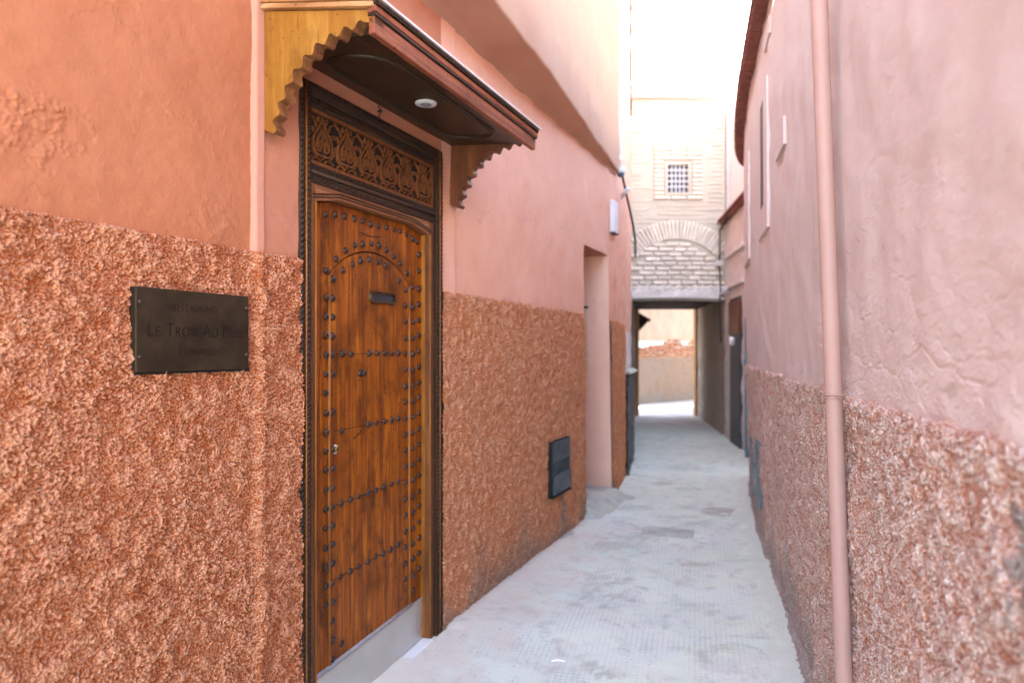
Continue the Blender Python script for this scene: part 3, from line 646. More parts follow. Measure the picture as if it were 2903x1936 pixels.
for (x0, x1, mt, me_, lab) in ((.0, .052, M['pine'], M['pine_edge'], 'pale pine bracket with scalloped edge'), (1.461-.052, 1.461, M['bracket_dark'], M['bracket_dark'], 'dark brown bracket with scalloped edge')):  # far bracket gets a darker brown wood than the near one
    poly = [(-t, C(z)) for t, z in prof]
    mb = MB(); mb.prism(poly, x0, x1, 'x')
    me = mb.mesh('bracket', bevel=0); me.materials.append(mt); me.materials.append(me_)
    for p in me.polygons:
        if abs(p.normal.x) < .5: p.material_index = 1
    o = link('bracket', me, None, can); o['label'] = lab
# side cornice boards (follow the roof pitch)
def pitched(x0, x1, t0, t1, a0, a1, b0, b1, name, mat, bevel=.002):
    """a*: bottom z at wall/outer, b*: top z"""
    return MB().hexa([(x0, -t1, C(a1)), (x1, -t1, C(a1)), (x1, -t0, C(a0)), (x0, -t0, C(a0)), (x0, -t1, C(b1)), (x1, -t1, C(b1)), (x1, -t0, C(b0)), (x0, -t0, C(b0))]).build(name, mat, can, bevel=bevel)
pitched(-.018, .05, -.0, .497, 2.720, 2.630, 2.738, 2.648, 'side_trim', M['pine_cross'])
pitched(-.026, .05, -.0, .505, 2.7385, 2.6485, 2.775, 2.675, 'side_trim', M['pine_cross'])
pitched(1.411, 1.475, -.0, .497, 2.720, 2.630, 2.77, 2.672, 'side_trim', M['fascia_wood'])
# soffit and front fascia
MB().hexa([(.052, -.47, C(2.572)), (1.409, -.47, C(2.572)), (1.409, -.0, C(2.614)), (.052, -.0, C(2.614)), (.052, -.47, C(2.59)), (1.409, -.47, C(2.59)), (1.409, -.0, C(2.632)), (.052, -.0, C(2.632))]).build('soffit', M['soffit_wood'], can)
for dt, r in ((0, .006), (.018, .004)):
    ring = []
    for k in range(48):
        a = 2*PI*k/48; xx = .73+(.40*(1 if math.cos(a) > 0 else -1))*(1 if abs(math.cos(a)) > 1e-6 else 0)+(.145-dt)*math.cos(a); tt_ = .235+(.155-dt)*math.sin(a)
        ring.append((xx, -tt_, C(2.614-.089*tt_)-.003))
    ring.append(ring[0]); MB().tube(ring, r, 6, cap=False).build('soffit_moulding', M['soffit_wood'], can, smooth=True)
MB().box(.0, 1.461, -.492, -.468, C(2.548), C(2.606)).build('front_board', M['fascia_wood'], can, bevel=.003)
MB().box(-.006, 1.468, -.500, -.468, C(2.6065), C(2.616)).build('front_bead', M['dark_wood_cross'], can, bevel=.002)
MB().box(-.010, 1.472, -.503, -.47, C(2.6165), C(2.640)).build('front_cornice', M['fascia_wood'], can, bevel=.003)
rp = MB(); x = .0
while x < 1.46:
    rp.box(x, x+.0075, -.512, -.500, C(2.6405), C(2.6515)); x += .0125
rp.build('dentil_row', M['dark_wood_cross'], can); 
MB().box(-.012, 1.474, -.506, -.47, C(2.6405), C(2.653)).build('front_cornice', M['dark_wood_cross'], can)
pitched(-.028, 1.478, -.0, .522, 2.776, 2.6535, 2.781, 2.662, 'roof_sheet', M['roof_sheet'], 0)
lamp = empty('ceiling_spotlight', wloc(3.412, C(2.586)+2.28, .262), RZ); tag(lamp, 'small round white spotlight set in the underside of the door canopy', 'light')
MB().lathe([(.030, -.006), (.047, -.006), (.049, .0005), (.044, .002)], 28, 'z').build('trim_ring', M['lamp_white'], lamp, smooth=True)
MB().lathe([(.024, -.009), (.026, -.004), (.026, .001)], 20, 'z').build('lens', M['lamp_lens'], lamp)
hk = empty('wire_hook', wloc(3.395, 2.578, .02), RZ); tag(hk, 'small dark wire hook on the plaster just above the carved door frame', 'hook')
MB().tube([(0, 0, .022), (0, -.012, .010), (.003, -.014, -.008), (.002, -.004, -.018), (.008, .0, -.028)], .003, 6).build('wire', M['cable_black'], hk)
MB().tube([(-.008, -.008, -.004), (.009, -.012, .003)], .006, 6).build('knot', M['cable_black'], hk)

# ------------------------------------------------------------------ brass plaque
pq = empty('name_plaque', wloc(2.384, 1.43, .006), RZ); tag(pq, 'dark bronze name plaque engraved LE TROU AU MUR on the rough wall', 'plaque')
MB().box(-.2175, .2175, -.026, .004, 0, .2500).build('plate', M['plaque_metal'], pq, bevel=.0015)
mo = MB(); rr = random.Random(4)
for i in range(40):
    x = -.215+i*.011; mo.box(x, x+.0125, -.019, .006, -.006-rr.random()*.002, .003); 
mo.build('mortar_bed', M['dark_gap'], pq)
for (x, z) in ((-.205, .206), (-.206, .045), (.205, .209), (.204, .048)):
    MB().lathe([(.0075, 0), (.0075, .002), (.005, .0055), (.001, .0065)], 10, c=(x, -.026, z)).build('screw', M['stud_iron'], pq, smooth=True)
def text_mesh(txt, size, z, cap_scale=1.0, x=0, sp=1.0):
    cu = bpy.data.curves.new('lettering', 'FONT'); cu.body = txt; cu.size = size; cu.extrude = .0005; cu.align_x = 'LEFT'; cu.space_character = sp
    o = bpy.data.objects.new('lettering_source', cu); COL.objects.link(o)
    dg = bpy.context.evaluated_depsgraph_get(); dg.update(); me = bpy.data.meshes.new_from_object(o.evaluated_get(dg))
    bpy.data.objects.remove(o); bpy.data.curves.remove(cu); return me
def engrave(words, z, x0, x1, par):
    """words: list of (text, size); laid left to right and stretched to x0..x1"""
    parts_ = []; cur = 0
    for t, sz in words:
        if t == ' ': cur += sz; continue
        me = text_mesh(t, sz, z, sp=1.12); xs = [v.co.x for v in me.vertices]; w = max(xs)-min(xs)
        parts_.append((me, cur-min(xs))); cur += w+sz*.10
    k = (x1-x0)/(cur-.1*words[-1][1]); mats = (('engraving', M['engraving'], 0, 0, -.0266), ('engraving_highlight', M['engraving_highlight'], .0007, -.0009, -.0262))
    for me, dx in parts_:
        base = np.array([tuple(v.co) for v in me.vertices])
        for nm, mt, ox, oz, y in mats:
            m2 = me.copy(); V = np.stack([(base[:, 0]+dx)*k+x0+ox, base[:, 2]*0+y-base[:, 2]*.3, base[:, 1]+z+oz], -1)
            m2.vertices.foreach_set('co', V.reshape(-1).astype(np.float32)); m2.update(); m2.name = nm
            m2.materials.clear(); m2.materials.append(mt); link('lettering' if nm == 'engraving' else 'lettering_highlight', m2, None, par)
engrave([('RESTAURANT', .033)], .196-.012, -.093, .083, pq)
engrave([('L', .062), ('E', .046), (' ', .020), ('T', .062), ('ROU', .046), (' ', .020), ('A', .062), ('U', .046), (' ', .020), ('M', .062), ('UR', .046)], .105, -.178, .190, pq)
engrave([('M', .042), ('ARRAKECH', .032)], .048, -.068, .085, pq)

# ------------------------------------------------------------------ wall grille, boxes, camera on the left wall
gr = empty('wall_grille', wloc(5.82, .385, .022), RZ); tag(gr, 'blue-grey metal vent grille low on the rough wall beyond the door', 'vent')
MB().box(-.215, .215, -.028, .01, -.005, .41).build('frame', M['grille_dark'], gr, bevel=.003)
MB().box(-.205, .205, -.034, -.028, .255, .402).build('metal_flap', M['grille_blue'], gr, bevel=.002)
MB().box(-.190, .212, -.040, -.028, .006, .150).build('metal_flap', M['grille_blue'], gr, bevel=.002)
mb = MB()
for i in range(26): mb.box(-.2+i*.0155, -.2+i*.0155+.003, -.031, -.028, .152, .254)
for i in range(7): mb.box(-.2, .205, -.033, -.031, .156+i*.0155, .159+i*.0155)
mb.build('mesh_screen', M['grille_blue'], gr)
MB().box(-.218, .218, -.042, -.0, -.016, -.004).build('ledge', M['grille_dark'], gr, bevel=.002)
cb = empty('cream_box', wloc(7.0, 1.28, -.30), RZ); tag(cb, 'tall narrow cream metal box inside the recessed doorway', 'box')
cb.location = wloc(7.40, 1.30, -.22)
MB().box(-.035, .03, 0, .22, 0, .60).build('cabinet', M['box_cream'], cb, bevel=.004)
MB().box(-.045, .03, -.006, .22, .603, .625).build('lid', M['iron_dark'], cb, bevel=.002)
wb = empty('white_box', wloc(7.50, 2.66), RZ); tag(wb, 'white meter box high on the wall above and beyond the recessed doorway', 'box')
MB().box(-.075, .075, -.045, 0, 0, .32).build('cabinet', M['box_white'], wb, bevel=.004)
MB().box(-.085, .085, -.055, 0, -.012, -.001).build('base_rim', M['iron_dark'], wb, bevel=.002)
MB().box(-.06, .06, -.049, -.045, .02, .30).build('cover', M['box_white'], wb, bevel=.001)
cc = empty('security_camera', (1.125, 7.06, 3.32)); tag(cc, 'white dome security camera under the end of the upper storey', 'camera')
MB().lathe([(.02, .05), (.045, .045), (.048, .0), (.040, -.012)], 18, 'z').build('housing', M['lamp_white'], cc, smooth=True)
MB().lathe([(.040, -.012), (.036, -.035), (.018, -.05), (.004, -.053)], 18, 'z').build('dome', M['window_dark'], cc, smooth=True)
MB().tube([(-.08, .02, .02), (-.03, 0, .02)], .012, 8).build('arm', M['lamp_white'], cc)
c2 = empty('security_camera', (1.15, 7.12, 3.09)); tag(c2, 'small white bullet camera just below the dome camera', 'camera')
MB().tube([(0, 0, 0), (.05, -.10, .055)], .022, 10).build('housing', M['lamp_white'], c2, smooth=True)
MB().tube([(.0, .05, -.02), (0, 0, 0)], .01, 8).build('arm', M['lamp_white'], c2)
cl = MB(); cl.tube([(1.15, 7.1, 3.28), (1.22, 7.3, 3.16), (1.31, 7.6, 3.05), (1.40, 7.9, 2.93), (1.462, 8.1, 2.78), (1.49, 8.25, 2.6)], .013, 8)
tag(cl.build('cable', M['cable_black'], None, smooth=True), 'black cable drooping from the dome camera round the wall corner', 'cable')
pp = empty('pale_downpipe', (1.118, 7.12, 3.36)); tag(pp, 'pale downpipe at the end of the overhanging upper storey', 'pipe')
MB().tube([(0, 0, 0), (0, 0, 1.2), (0, 0, 2.1)], .028, 12).build('pipe', M['pipe_pale'], pp, smooth=True)
for z in (.1, 1.3): MB().tube([(0, 0, z), (0, 0, z+.05)], .034, 12).build('collar', M['pipe_pale'], pp)

# ------------------------------------------------------------------ second house on the left, between the recess and the passage
h2 = empty('house_wall', (1.3, 8.1, 0)); tag(h2, 'weathered pink house wall with a dark rough plinth between the recess and the passage', 'wall')
def lz(z): return np.where(np.asarray(z) < 2.2, z, 2.2+(np.asarray(z)-2.2)*.12)
def path_sheet(name, path, z0, z1, su, sz, mat, parent, relief=None, lean=0, attrs=None, side=1, ztop_round=False):
    """vertical sheet along a plan path of (x, y); side=1: faces -x side (right-hand walls), -1: faces +x"""
    path = np.array(path, float); seg = np.hypot(*np.diff(path, axis=0).T); cum = np.concatenate([[0], np.cumsum(seg)])
    us = np.arange(0, cum[-1]+su*.5, su) if not hasattr(su, '__len__') else su; us = us[us <= cum[-1]+1e-6]
    px = np.interp(us, cum, path[:, 0]); py = np.interp(us, cum, path[:, 1])
    tx, ty = np.gradient(px, us), np.gradient(py, us); l = np.hypot(tx, ty); nx, ny = -ty/l*side, tx/l*side
    zs = np.linspace(z0, z1, max(2, int((z1-z0)/sz)+1)); U, Z_ = np.meshgrid(us, zs, indexing='ij')
    at = {'stain': U*0}
    off = U*0
    if relief is not None:
        off, a2, Z_ = relief(U, Z_); at.update(a2)
    b0 = parent.location
    P = np.stack([px[:, None]+nx[:, None]*off-lean*lz(Z_)-b0[0], py[:, None]+ny[:, None]*off-b0[1], Z_-b0[2]], -1)
    return link(name, grid_mesh(name, P, at, flip=(side == 1)), mat, parent)
pathB = [(1.052, 6.985), (1.12, 7.30), (1.34, 8.1), (1.62, 9.3), (1.98, 11.72)]
rl = lambda U, Z_: (samp(B_BIG, U, Z_)*.006+samp(B_MID, U, Z_)*.002, {'stain': np.clip(.30*sstep(U, .75, 1.1)*(1-sstep(Z_, 2.1, 2.8))+.15*samp(B_MID, U, Z_), 0, 1)}, Z_)
path_sheet('plaster_face', pathB, 1.7, 7.4, .04, .04, M['plaster_salmon'], h2, rl, side=-1)
path_sheet('plaster_face', pathB[2:], 1.1, 1.72, .04, .04, M['plaster_far'], h2, rl, side=-1)
def rc(proud, zt, so=0, rot=0, gain=1.15, stain=None):
    def f(U, Z_):
        fall = np.sqrt(np.clip(1-np.clip((Z_-(zt-.025))/.025, 0, 1)**2, 0, 1)); h = samp(CH, U+so, Z_, rot)
        off = (proud+h*gain)*fall-.006*(1-fall)+samp(B_BIG, U+so, Z_)*.004
        return off, {'tone': samp(CT, U+so, Z_, rot), 'lump': sstep(h, .0012, .0035), 'stain': stain(U, Z_) if stain else U*0}, Z_
    return f
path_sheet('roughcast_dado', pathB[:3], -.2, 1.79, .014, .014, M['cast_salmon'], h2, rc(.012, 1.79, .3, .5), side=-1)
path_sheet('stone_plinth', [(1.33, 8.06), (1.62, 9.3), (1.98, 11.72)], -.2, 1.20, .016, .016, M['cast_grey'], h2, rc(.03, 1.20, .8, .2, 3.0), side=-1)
mb = MB(); mb.hexa([(1.27, 8.0, 1.195), (1.40, 8.02, 1.195), (1.72, 9.3, 1.195), (1.55, 9.3, 1.195), (1.27, 8.0, 1.235), (1.37, 8.0, 1.235), (1.67, 9.3, 1.235), (1.55, 9.3, 1.235)])
mb.v = [(x-1.3, y-8.1, z) for x, y, z in mb.v]; mb.build('ledge', M['concrete'], h2, bevel=.008)
mb = MB(); mb.prism([(-.25, -1.1), (-.2, -.8), (.02, 0), (.30, 1.2), (.66, 3.6), (-2.5, 3.6), (-2.2, -1.0)], -.3, 7.4, 'z'); mb.build('wall_core', M['plaster_salmon'], h2)
# dark gutter edge and wires high at its silhouette
mb = MB(); mb.tube([(1.585, 9.10, 4.6), (1.590, 9.12, 5.4), (1.585, 9.10, 6.3), (1.60, 9.16, 6.5)], .014, 6)
tag(mb.build('cable', M['cable_black'], None, smooth=True), 'thin dark cable running up the far upper edge of the left wall', 'cable')

# ------------------------------------------------------------------ right-hand house: leaning pink wall with roughcast dado
LEAN = .037
pathR = [(.24, -1.2), (.56+.262*.6, .6), (.56+.262*2.0, 2.0), (.56+.262*3.2, 3.2), (1.625, 4.066), (2.048, 5.65), (2.32, 6.55), (2.60, 7.40), (2.80, 7.86), (3.10, 8.15), (3.6, 8.3)]
# smooth the plan
pr_ = np.array(pathR); cum = np.concatenate([[0], np.cumsum(np.hypot(*np.diff(pr_, axis=0).T))]); uu = np.arange(0, cum[-1], .05)
px = np.interp(uu, cum, pr_[:, 0]); py = np.interp(uu, cum, pr_[:, 1]); ker = np.ones(9)/9
px = np.convolve(np.pad(px, 4, 'reflect', reflect_type='odd'), ker, 'valid'); py = np.convolve(np.pad(py, 4, 'reflect', reflect_type='odd'), ker, 'valid')
PR = np.stack([px, py], 1); CR = np.concatenate([[0], np.cumsum(np.hypot(*np.diff(PR, axis=0).T))])
def u_at(y): return float(np.interp(y, PR[:, 1], CR))
def rpt(u, z=0, off=0):
    x = np.interp(u, CR, PR[:, 0]); y = np.interp(u, CR, PR[:, 1]); e = .05
    dx = np.interp(u+e, CR, PR[:, 0])-np.interp(u-e, CR, PR[:, 0]); dy = np.interp(u+e, CR, PR[:, 1])-np.interp(u-e, CR, PR[:, 1]); l = math.hypot(dx, dy)
    return Vector((float(x-dy/l*off-LEAN*float(lz(z))), float(y+dx/l*off), z)), math.atan2(dy, dx)
rh = empty('house_wall', (1.1, 2.1, 0)); tag(rh, 'pale pink leaning house wall with a rough speckled dado on the right of the alley', 'wall')
def sub_us(y0, y1, s0, s1): return steps(u_at(y0), u_at(y1), s0, s1)
DZ = 1.352
def stain_right(U, Z_):
    x = np.interp(U, CR, PR[:, 1])
    a = (1-sstep(Z_, .05, .42+.15*samp(B_BIG, U, U*0)))*.75*sstep(x, 1.8, 3.2)
    b_ = np.clip(1-sstep(np.hypot((x-.98)/.115, (Z_-1.16)/.13)+.18*samp(B_MID, U, Z_), .8, 1.05), 0, 1)
    c_ = (1-sstep(Z_, .25, .8))*sstep(x, 5.0, 6.3)*.7
    return np.clip(np.maximum(np.maximum(a, b_), c_), 0, 1)
def rcR(U, Z_):
    zt = DZ+.002*samp(B_MID, U, U*0+.2)+.004*samp(B_BIG, U*1.5, U*0+.9)-.012*sstep(U, u_at(5.2), u_at(6.6)); Z2 = Z_*zt/DZ
    fall = np.sqrt(np.clip(1-np.clip((Z2-(zt-.03))/.03, 0, 1)**2, 0, 1)); h = samp(CH, U*1.15+.2, Z2*1.15, -.5)
    foot = .05*(1-sstep(Z2, -.02, .10))**2
    return (.010+h*1.5)*fall-.006*(1-fall)+samp(B_BIG, U+.2, Z2)*.006+foot, {'tone': samp(CT, U*1.15+.2, Z2*1.15, -.5), 'lump': sstep(h, .0012, .0035), 'stain': stain_right(U, Z2)}, Z2
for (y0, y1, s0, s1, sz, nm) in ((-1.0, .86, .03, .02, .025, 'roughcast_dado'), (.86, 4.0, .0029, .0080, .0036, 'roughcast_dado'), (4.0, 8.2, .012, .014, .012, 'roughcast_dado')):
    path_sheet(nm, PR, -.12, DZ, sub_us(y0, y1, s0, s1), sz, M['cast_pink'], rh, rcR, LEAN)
# cracks in the smooth plaster: random walks cut into a height map (u from y=.86)
CU0 = u_at(.86); CW, CHH, CC = 2400, 700, .002
crk = np.zeros((CW, CHH), np.float32); cre = np.random.default_rng(21)
def crack(u, z, ang, length, width, depth, wob=.22, drift=0):
    x, y, a = u-CU0, z-DZ, ang; n_ = int(length/.0015)
    for i in range(n_):
        a += cre.normal(0, wob*.22); a += (ang+drift*i/n_-a)*.04; x += math.cos(a)*.0015; y += math.sin(a)*.0015
        tap = math.sin(PI*min(1, (i+1)/n_))**.4; ix, iy = int(x/CC), int(y/CC); r = 3
        if ix < r or iy < r or ix >= CW-r or iy >= CHH-r: continue
        g = np.mgrid[-r:r+1, -r:r+1]*CC; q = np.exp(-((g[0]+ix*CC-x)**2+(g[1]+iy*CC-y)**2)/(width*width))*depth*tap
        crk[ix-r:ix+r+1, iy-r:iy+r+1] = np.maximum(crk[ix-r:ix+r+1, iy-r:iy+r+1], q)
for i in range(55): crack(CU0+cre.uniform(.05, 2.6), DZ+cre.uniform(.03, .30), cre.choice([0, PI])+cre.normal(0, .22), cre.uniform(.06, .45), .0028, cre.uniform(.0010, .0024), .5)
for i in range(10): crack(CU0+cre.uniform(.1, 2.4), DZ+cre.uniform(.2, 1.2), cre.uniform(0, 6.3), cre.uniform(.05, .28), .0032, cre.uniform(.0010, .0020), .5, .8)
crack(CU0+.05, DZ+.16, .05, 1.5, .0032, .0032, .5); crack(CU0+.9, DZ+.10, .0, 1.3, .0030, .0028, .5); crack(u_at(1.9), DZ+.62, 2.8, .25, .004, .003, .2, .8)
def crk_s(U, Z_):
    a = (U-CU0)/CC; b_ = (Z_-DZ)/CC; i = np.clip(np.round(a).astype(int), 0, CW-1); j = np.clip(np.round(b_).astype(int), 0, CHH-1)
    return np.where((a > 0) & (a < CW-1) & (b_ > 0) & (b_ < CHH-1), crk[i, j], 0)
def plR(U, Z_):
    near = 1-sstep(Z_, DZ, DZ+.45)
    h = samp(B_BIG, U+.5, Z_)*.0028+samp(B_MID, U*.8, Z_*1.5)*(.0003+.0003*near)+samp(B_SML, U, Z_*1.4)*.00025*(1+near)-crk_s(U, Z_)
    scar = np.clip(1-sstep(np.hypot((U-u_at(1.35))/.05, (Z_-1.41)/.012)+.3*samp(B_MID, U, Z_), .7, 1.1), 0, 1)
    return h-.0015*scar, {'stain': scar*.35}, Z_
for (y0, y1, s0, s1, z0, z1, sz) in ((-1.0, .86, .05, .05, DZ-.02, 3.62, .05), (.86, 2.7, .0032, .0042, DZ-.02, 1.90, .0033), (.86, 2.7, .008, .008, 1.90, 2.75, .008), (2.7, 8.3, .016, .02, DZ-.02, 2.75, .018), (.86, 8.3, .03, .03, 2.75, 3.62, .03)):
    path_sheet('plaster_face', PR, z0, z1, sub_us(y0, y1, s0, s1), sz, M['plaster_pink'], rh, plR, LEAN)
# core and set-back upper storey
def core(parent, off0, off1, z0, z1, mat, name, ya=-1.0, yb=8.3, lean=True):
    us_ = np.linspace(u_at(ya), CR[-1] if yb > 8.2 else u_at(yb), 24); mb = MB(); a = []; b_ = []
    for u in us_:
        p, _ = rpt(u, 0, off0); a.append((p.x, p.y)); p, _ = rpt(u, 0, off1); b_.append((p.x, p.y))
    n_ = len(us_)
    for i in range(n_-1):
        q = [a[i], a[i+1], b_[i+1], b_[i]]; mb.hexa([(x-parent.location.x-LEAN*float(lz(z0)), y-parent.location.y, z0) for x, y in q]+[(x-parent.location.x-LEAN*float(lz(z1)), y-parent.location.y, z1) for x, y in q])
    return mb.build(name, mat, parent)
core(rh, -.03, -.30, -.15, 2.2, M['plaster_pink'], 'wall_core'); core(rh, -.03, -.30, 2.2, 3.6, M['plaster_pink'], 'wall_core')
core(rh, -.02, -1.5, 3.5, 3.6, M['plaster_far'], 'roof_terrace')
# brick coping along the top
me1 = MB().box(-.052, .052, -.04, .09, 0, .027).mesh('coping_brick', bevel=.006, jitter=.002)
u = u_at(3.2); k = 0
while u < u_at(7.85):
    for row, (z, of) in enumerate(((3.596, .016), (3.628, .028))):
        p, a = rpt(u+.055*(row % 2), z+.01*math.sin(u*2.1), of-.02)
        o = link('coping_brick', me1, M['coping'], rh, (p.x-1.1, p.y-2.1, p.z), (random.uniform(-.03, .03), random.uniform(-.05, .05), a+random.uniform(-.06, .06)))
    u += .118
# projecting window boxes and blocks on the upper wall (pixel-independent: along-wall position, height)
def proj_block(y0, y1, z0, z1, out, mat, name='projecting_block', notch=None):
    mb = MB(); b0 = rh.location; us_ = np.linspace(u_at(y0), u_at(y1), 5)
    for i in range(4):
        c_ = []
        for z in (z0, z1):
            for uu_, of in ((us_[i], -.05), (us_[i+1], -.05), (us_[i+1], out), (us_[i], out)):
                p, _ = rpt(uu_, z, of); c_.append((p.x-b0.x, p.y-b0.y, p.z))
        mb.hexa(c_)
    return mb.build(name, mat, rh)
M['plaster_pale'] = plaster('plaster_pale', (.66, .52, .48), (.71, .58, .54), (.60, .43, .38), .3)
for (ya, yb, za, zb) in ((4.15, 4.36, 2.24, 3.16), (4.54, 4.72, 2.24, 3.16), (4.362, 4.538, 2.24, 2.42), (4.362, 4.538, 3.09, 3.16)):
    proj_block(ya, yb, za, zb, .015, M['plaster_pink'], 'window_surround')
proj_block(4.363, 4.537, 2.422, 3.088, .016, M['iron_dark'], 'slit_window')
proj_block(5.60, 6.35, 2.24, 3.12, .015, M['plaster_pink'], 'window_surround')
proj_block(3.40, 3.72, 2.52, 2.66, .016, M['plaster_pink'], 'projecting_block')
proj_block(4.02, 4.30, 3.36, 3.46, .014, M['plaster_pink'], 'projecting_block')
# meter doors low in the far part of the wall
for (y0, y1, z0, z1) in ((5.15, 5.42, .28, .78), (5.75, 6.05, .25, .72)):
    proj_block(y0, y1, z0, z1, .030, M['metal_blue'], 'meter_door')
# downpipe
dp = empty('downpipe', (0, 0, 0)); u_p = u_at(2.18); p, a = rpt(u_p, 0, .05); dp.location = p; tag(dp, 'salmon painted downpipe running down the pale pink wall', 'pipe')
pts_ = [(-LEAN*z, 0, z) for z in np.linspace(-.05, 3.7, 12)]
MB().tube(pts_, .0262, 20).build('pipe', M['pipe_paint'], dp, smooth=True)
br = MB(); cx_ = -LEAN*1.352
ringp = [(cx_+.0285*math.cos(t), .0285*math.sin(t), 1.352) for t in np.linspace(0, 2*PI, 25)]; br.tube(ringp, .0032, 6, cap=False)
ringp = [(x, y, 1.343) for x, y, _ in ringp]; br.tube(ringp, .0028, 6, cap=False)
br.tube([(cx_+.026, -.012, 1.350), (cx_+.075, .010, 1.352)], .004, 6); br.tube([(cx_-.006, -.026, 1.345), (cx_-.004, -.040, 1.345)], .004, 6)
br.build('pipe_clip', M['pipe_paint'], dp)
for zc_ in (2.9, ): MB().tube([(-LEAN*zc_, 0, zc_), (-LEAN*(zc_+.07), 0, zc_+.07)], .031, 20).build('pipe_socket', M['pipe_paint'], dp, smooth=True)

# ------------------------------------------------------------------ far right house, beyond the corner
fr_ = empty('house_wall', (3.5, 10.7, 0)); tag(fr_, 'pale grey-pink house wall with a dark doorway just before the covered passage', 'wall')
def farx(y): return 3.447+.139*(y-10.31)
rlf = lambda U, Z_: (samp(B_BIG, U, Z_)*.008+samp(B_MID, U, Z_)*.003, {'stain': np.clip((1-sstep(Z_, .1, 1.0))*.35+.2*samp(B_MID, U, Z_), 0, .8)}, Z_)
path_sheet('plaster_face', [(farx(8.6), 8.6), (farx(11.70), 11.70)], -.1, 3.62, .05, .05, M['plaster_far'], fr_, rlf)
mb = MB(); mb.prism([(farx(8.6)-3.5+.02, -2.1), (farx(11.7)-3.48, 1.0), (3, 1.0), (3, -2.1)], -.1, 3.62, 'z'); mb.build('wall_core', M['plaster_far'], fr_)
mb = MB(); mb.prism([(farx(8.6)-3.5+.10, -2.1), (farx(11.72)-3.40, 1.0), (3, 1.0), (3, -2.1)], 3.66, 7.6, 'z'); mb.build('upper_storey', M['plaster_white'], fr_)
mb = MB(); mb.box(.10, .6, .35, .9, 6.3, 7.7); mb.build('projecting_block', M['plaster_pink'], fr_)
me2 = MB().box(-.05, .05, -.07, .09, 0, .04).mesh('coping_brick', bevel=.006, jitter=.002)
y = 8.7
while y < 11.6:
    for row in range(2):
        link('coping_brick', me2, M['coping'], fr_, (farx(y)-3.5-.03*row, y-10.7+.05*row, 3.60+.045*row), (0, 0, PI/2-.138+random.uniform(-.08, .08)))
    y += .12
for (z, out) in ((2.98, .05), (2.46, .06)):
    mb = MB(); mb.hexa([(farx(9.9)-3.5-out, -.8, z), (farx(9.9)-3.5+.03, -.8, z), (farx(11.4)-3.5+.03, .7, z), (farx(11.4)-3.5-out, .7, z), (farx(9.9)-3.5-out, -.8, z+.07), (farx(9.9)-3.5+.03, -.8, z+.07), (farx(11.4)-3.5+.03, .7, z+.07), (farx(11.4)-3.5-out, .7, z+.07)])
    mb.build('string_course', M['plaster_far'], fr_, bevel=.01)
# doorway with wooden screen over it
AZ = math.atan2(1, .139)
fd = empty('doorway', (farx(10.6), 10.6, 0), AZ); tag(fd, 'dark narrow door with a wooden screen above on the far right of the alley', 'door')
MB().box(-.42, .42, -.03, .03, .0, 1.72).build('door_leaf', M['iron_dark'], fd, bevel=.004)
MB().box(-.44, .44, .0, .05, 1.72, 2.24).build('screen_panel', M['bracket_dark'], fd)
for i in range(12): MB().box(-.42+i*.075, -.39+i*.075, -.014, .0, 1.84, 2.22).build('screen_bar', M['iron_dark'], fd)
for z in (1.74, 1.79): MB().box(-.44, .44, -.02, .0, z, z+.02).build('rail', M['fascia_wood'], fd)
MB().box(-.46, .46, -.05, .02, 2.245, 2.29).build('lintel', M['iron_dark'], fd, bevel=.004)
lb = empty('wall_lamp', (farx(10.35)-.12, 10.35, 1.62)); tag(lb, 'small yellowish lamp beside the dark far door', 'lamp')
MB().lathe([(.02, -.07), (.04, -.04), (.045, .03), (.02, .06)], 12, 'z').build('globe', M['marble'], lb, smooth=True)
MB().box(0, .13, -.012, .012, -.01, .01).build('arm', M['iron_dark'], lb)
wl2 = empty('wall_lamp', (farx(11.2)-.10, 11.2, 2.42)); tag(wl2, 'white bulkhead lamp above the far dark door', 'lamp')
MB().tube([(.10, 0, .06), (.0, -.02, .05), (-.03, -.02, -.08)], [.05, .075, .06], 14).build('shade', M['lamp_white'], wl2, smooth=True)
MB().box(.02, .11, -.05, .05, -.02, .10).build('back_box', M['lamp_white'], wl2, bevel=.01)
cb2 = MB(); cb2.tube([(3.50, 11.5, 3.5), (3.53, 11.6, 3.2), (3.52, 11.58, 2.9), (3.55, 11.62, 2.5), (3.53, 11.6, 2.2), (3.55, 11.6, 1.6)], .012, 6)
tag(cb2.build('cable', M['cable_black'], None, smooth=True), 'dark cable down the corner between the brick arch and the right wall', 'cable')
cb3 = MB(); cb3.tube([(3.32, 9.6, 3.62), (3.38, 10.2, 3.72), (3.45, 10.9, 3.64), (3.52, 11.5, 3.5)], .02, 6)
tag(cb3.build('cable', M['cable_black'], None, smooth=True), 'bundle of dark cables sagging along the far right coping', 'cable')
jb_ = empty('junction_box', (3.50, 11.55, 2.93)); tag(jb_, 'small white junction box on the cable beside the brick arch', 'box')
MB().box(-.05, .05, -.05, .02, -.04, .05).build('case', M['lamp_white'], jb_, bevel=.01); MB().box(-.045, .045, -.054, -.05, -.03, .04).build('cover', M['lamp_white'], jb_)
md = empty('metal_door', (3.30, 9.62, 0), math.radians(72)); tag(md, 'blue-grey metal door standing ajar at the right corner of the alley', 'door')
MB().box(-.30, .10, -.025, .02, .02, 1.93).build('door_leaf', M['metal_blue'], md, bevel=.004)
MB().box(-.33, .12, -.045, .03, 1.28, 1.35).build('cross_rail', M['metal_blue'], md, bevel=.004)
for i in range(12): MB().box(-.29, .09, -.035, -.025, .80+i*.040, .816+i*.040).build('louvre', M['iron_dark'], md)

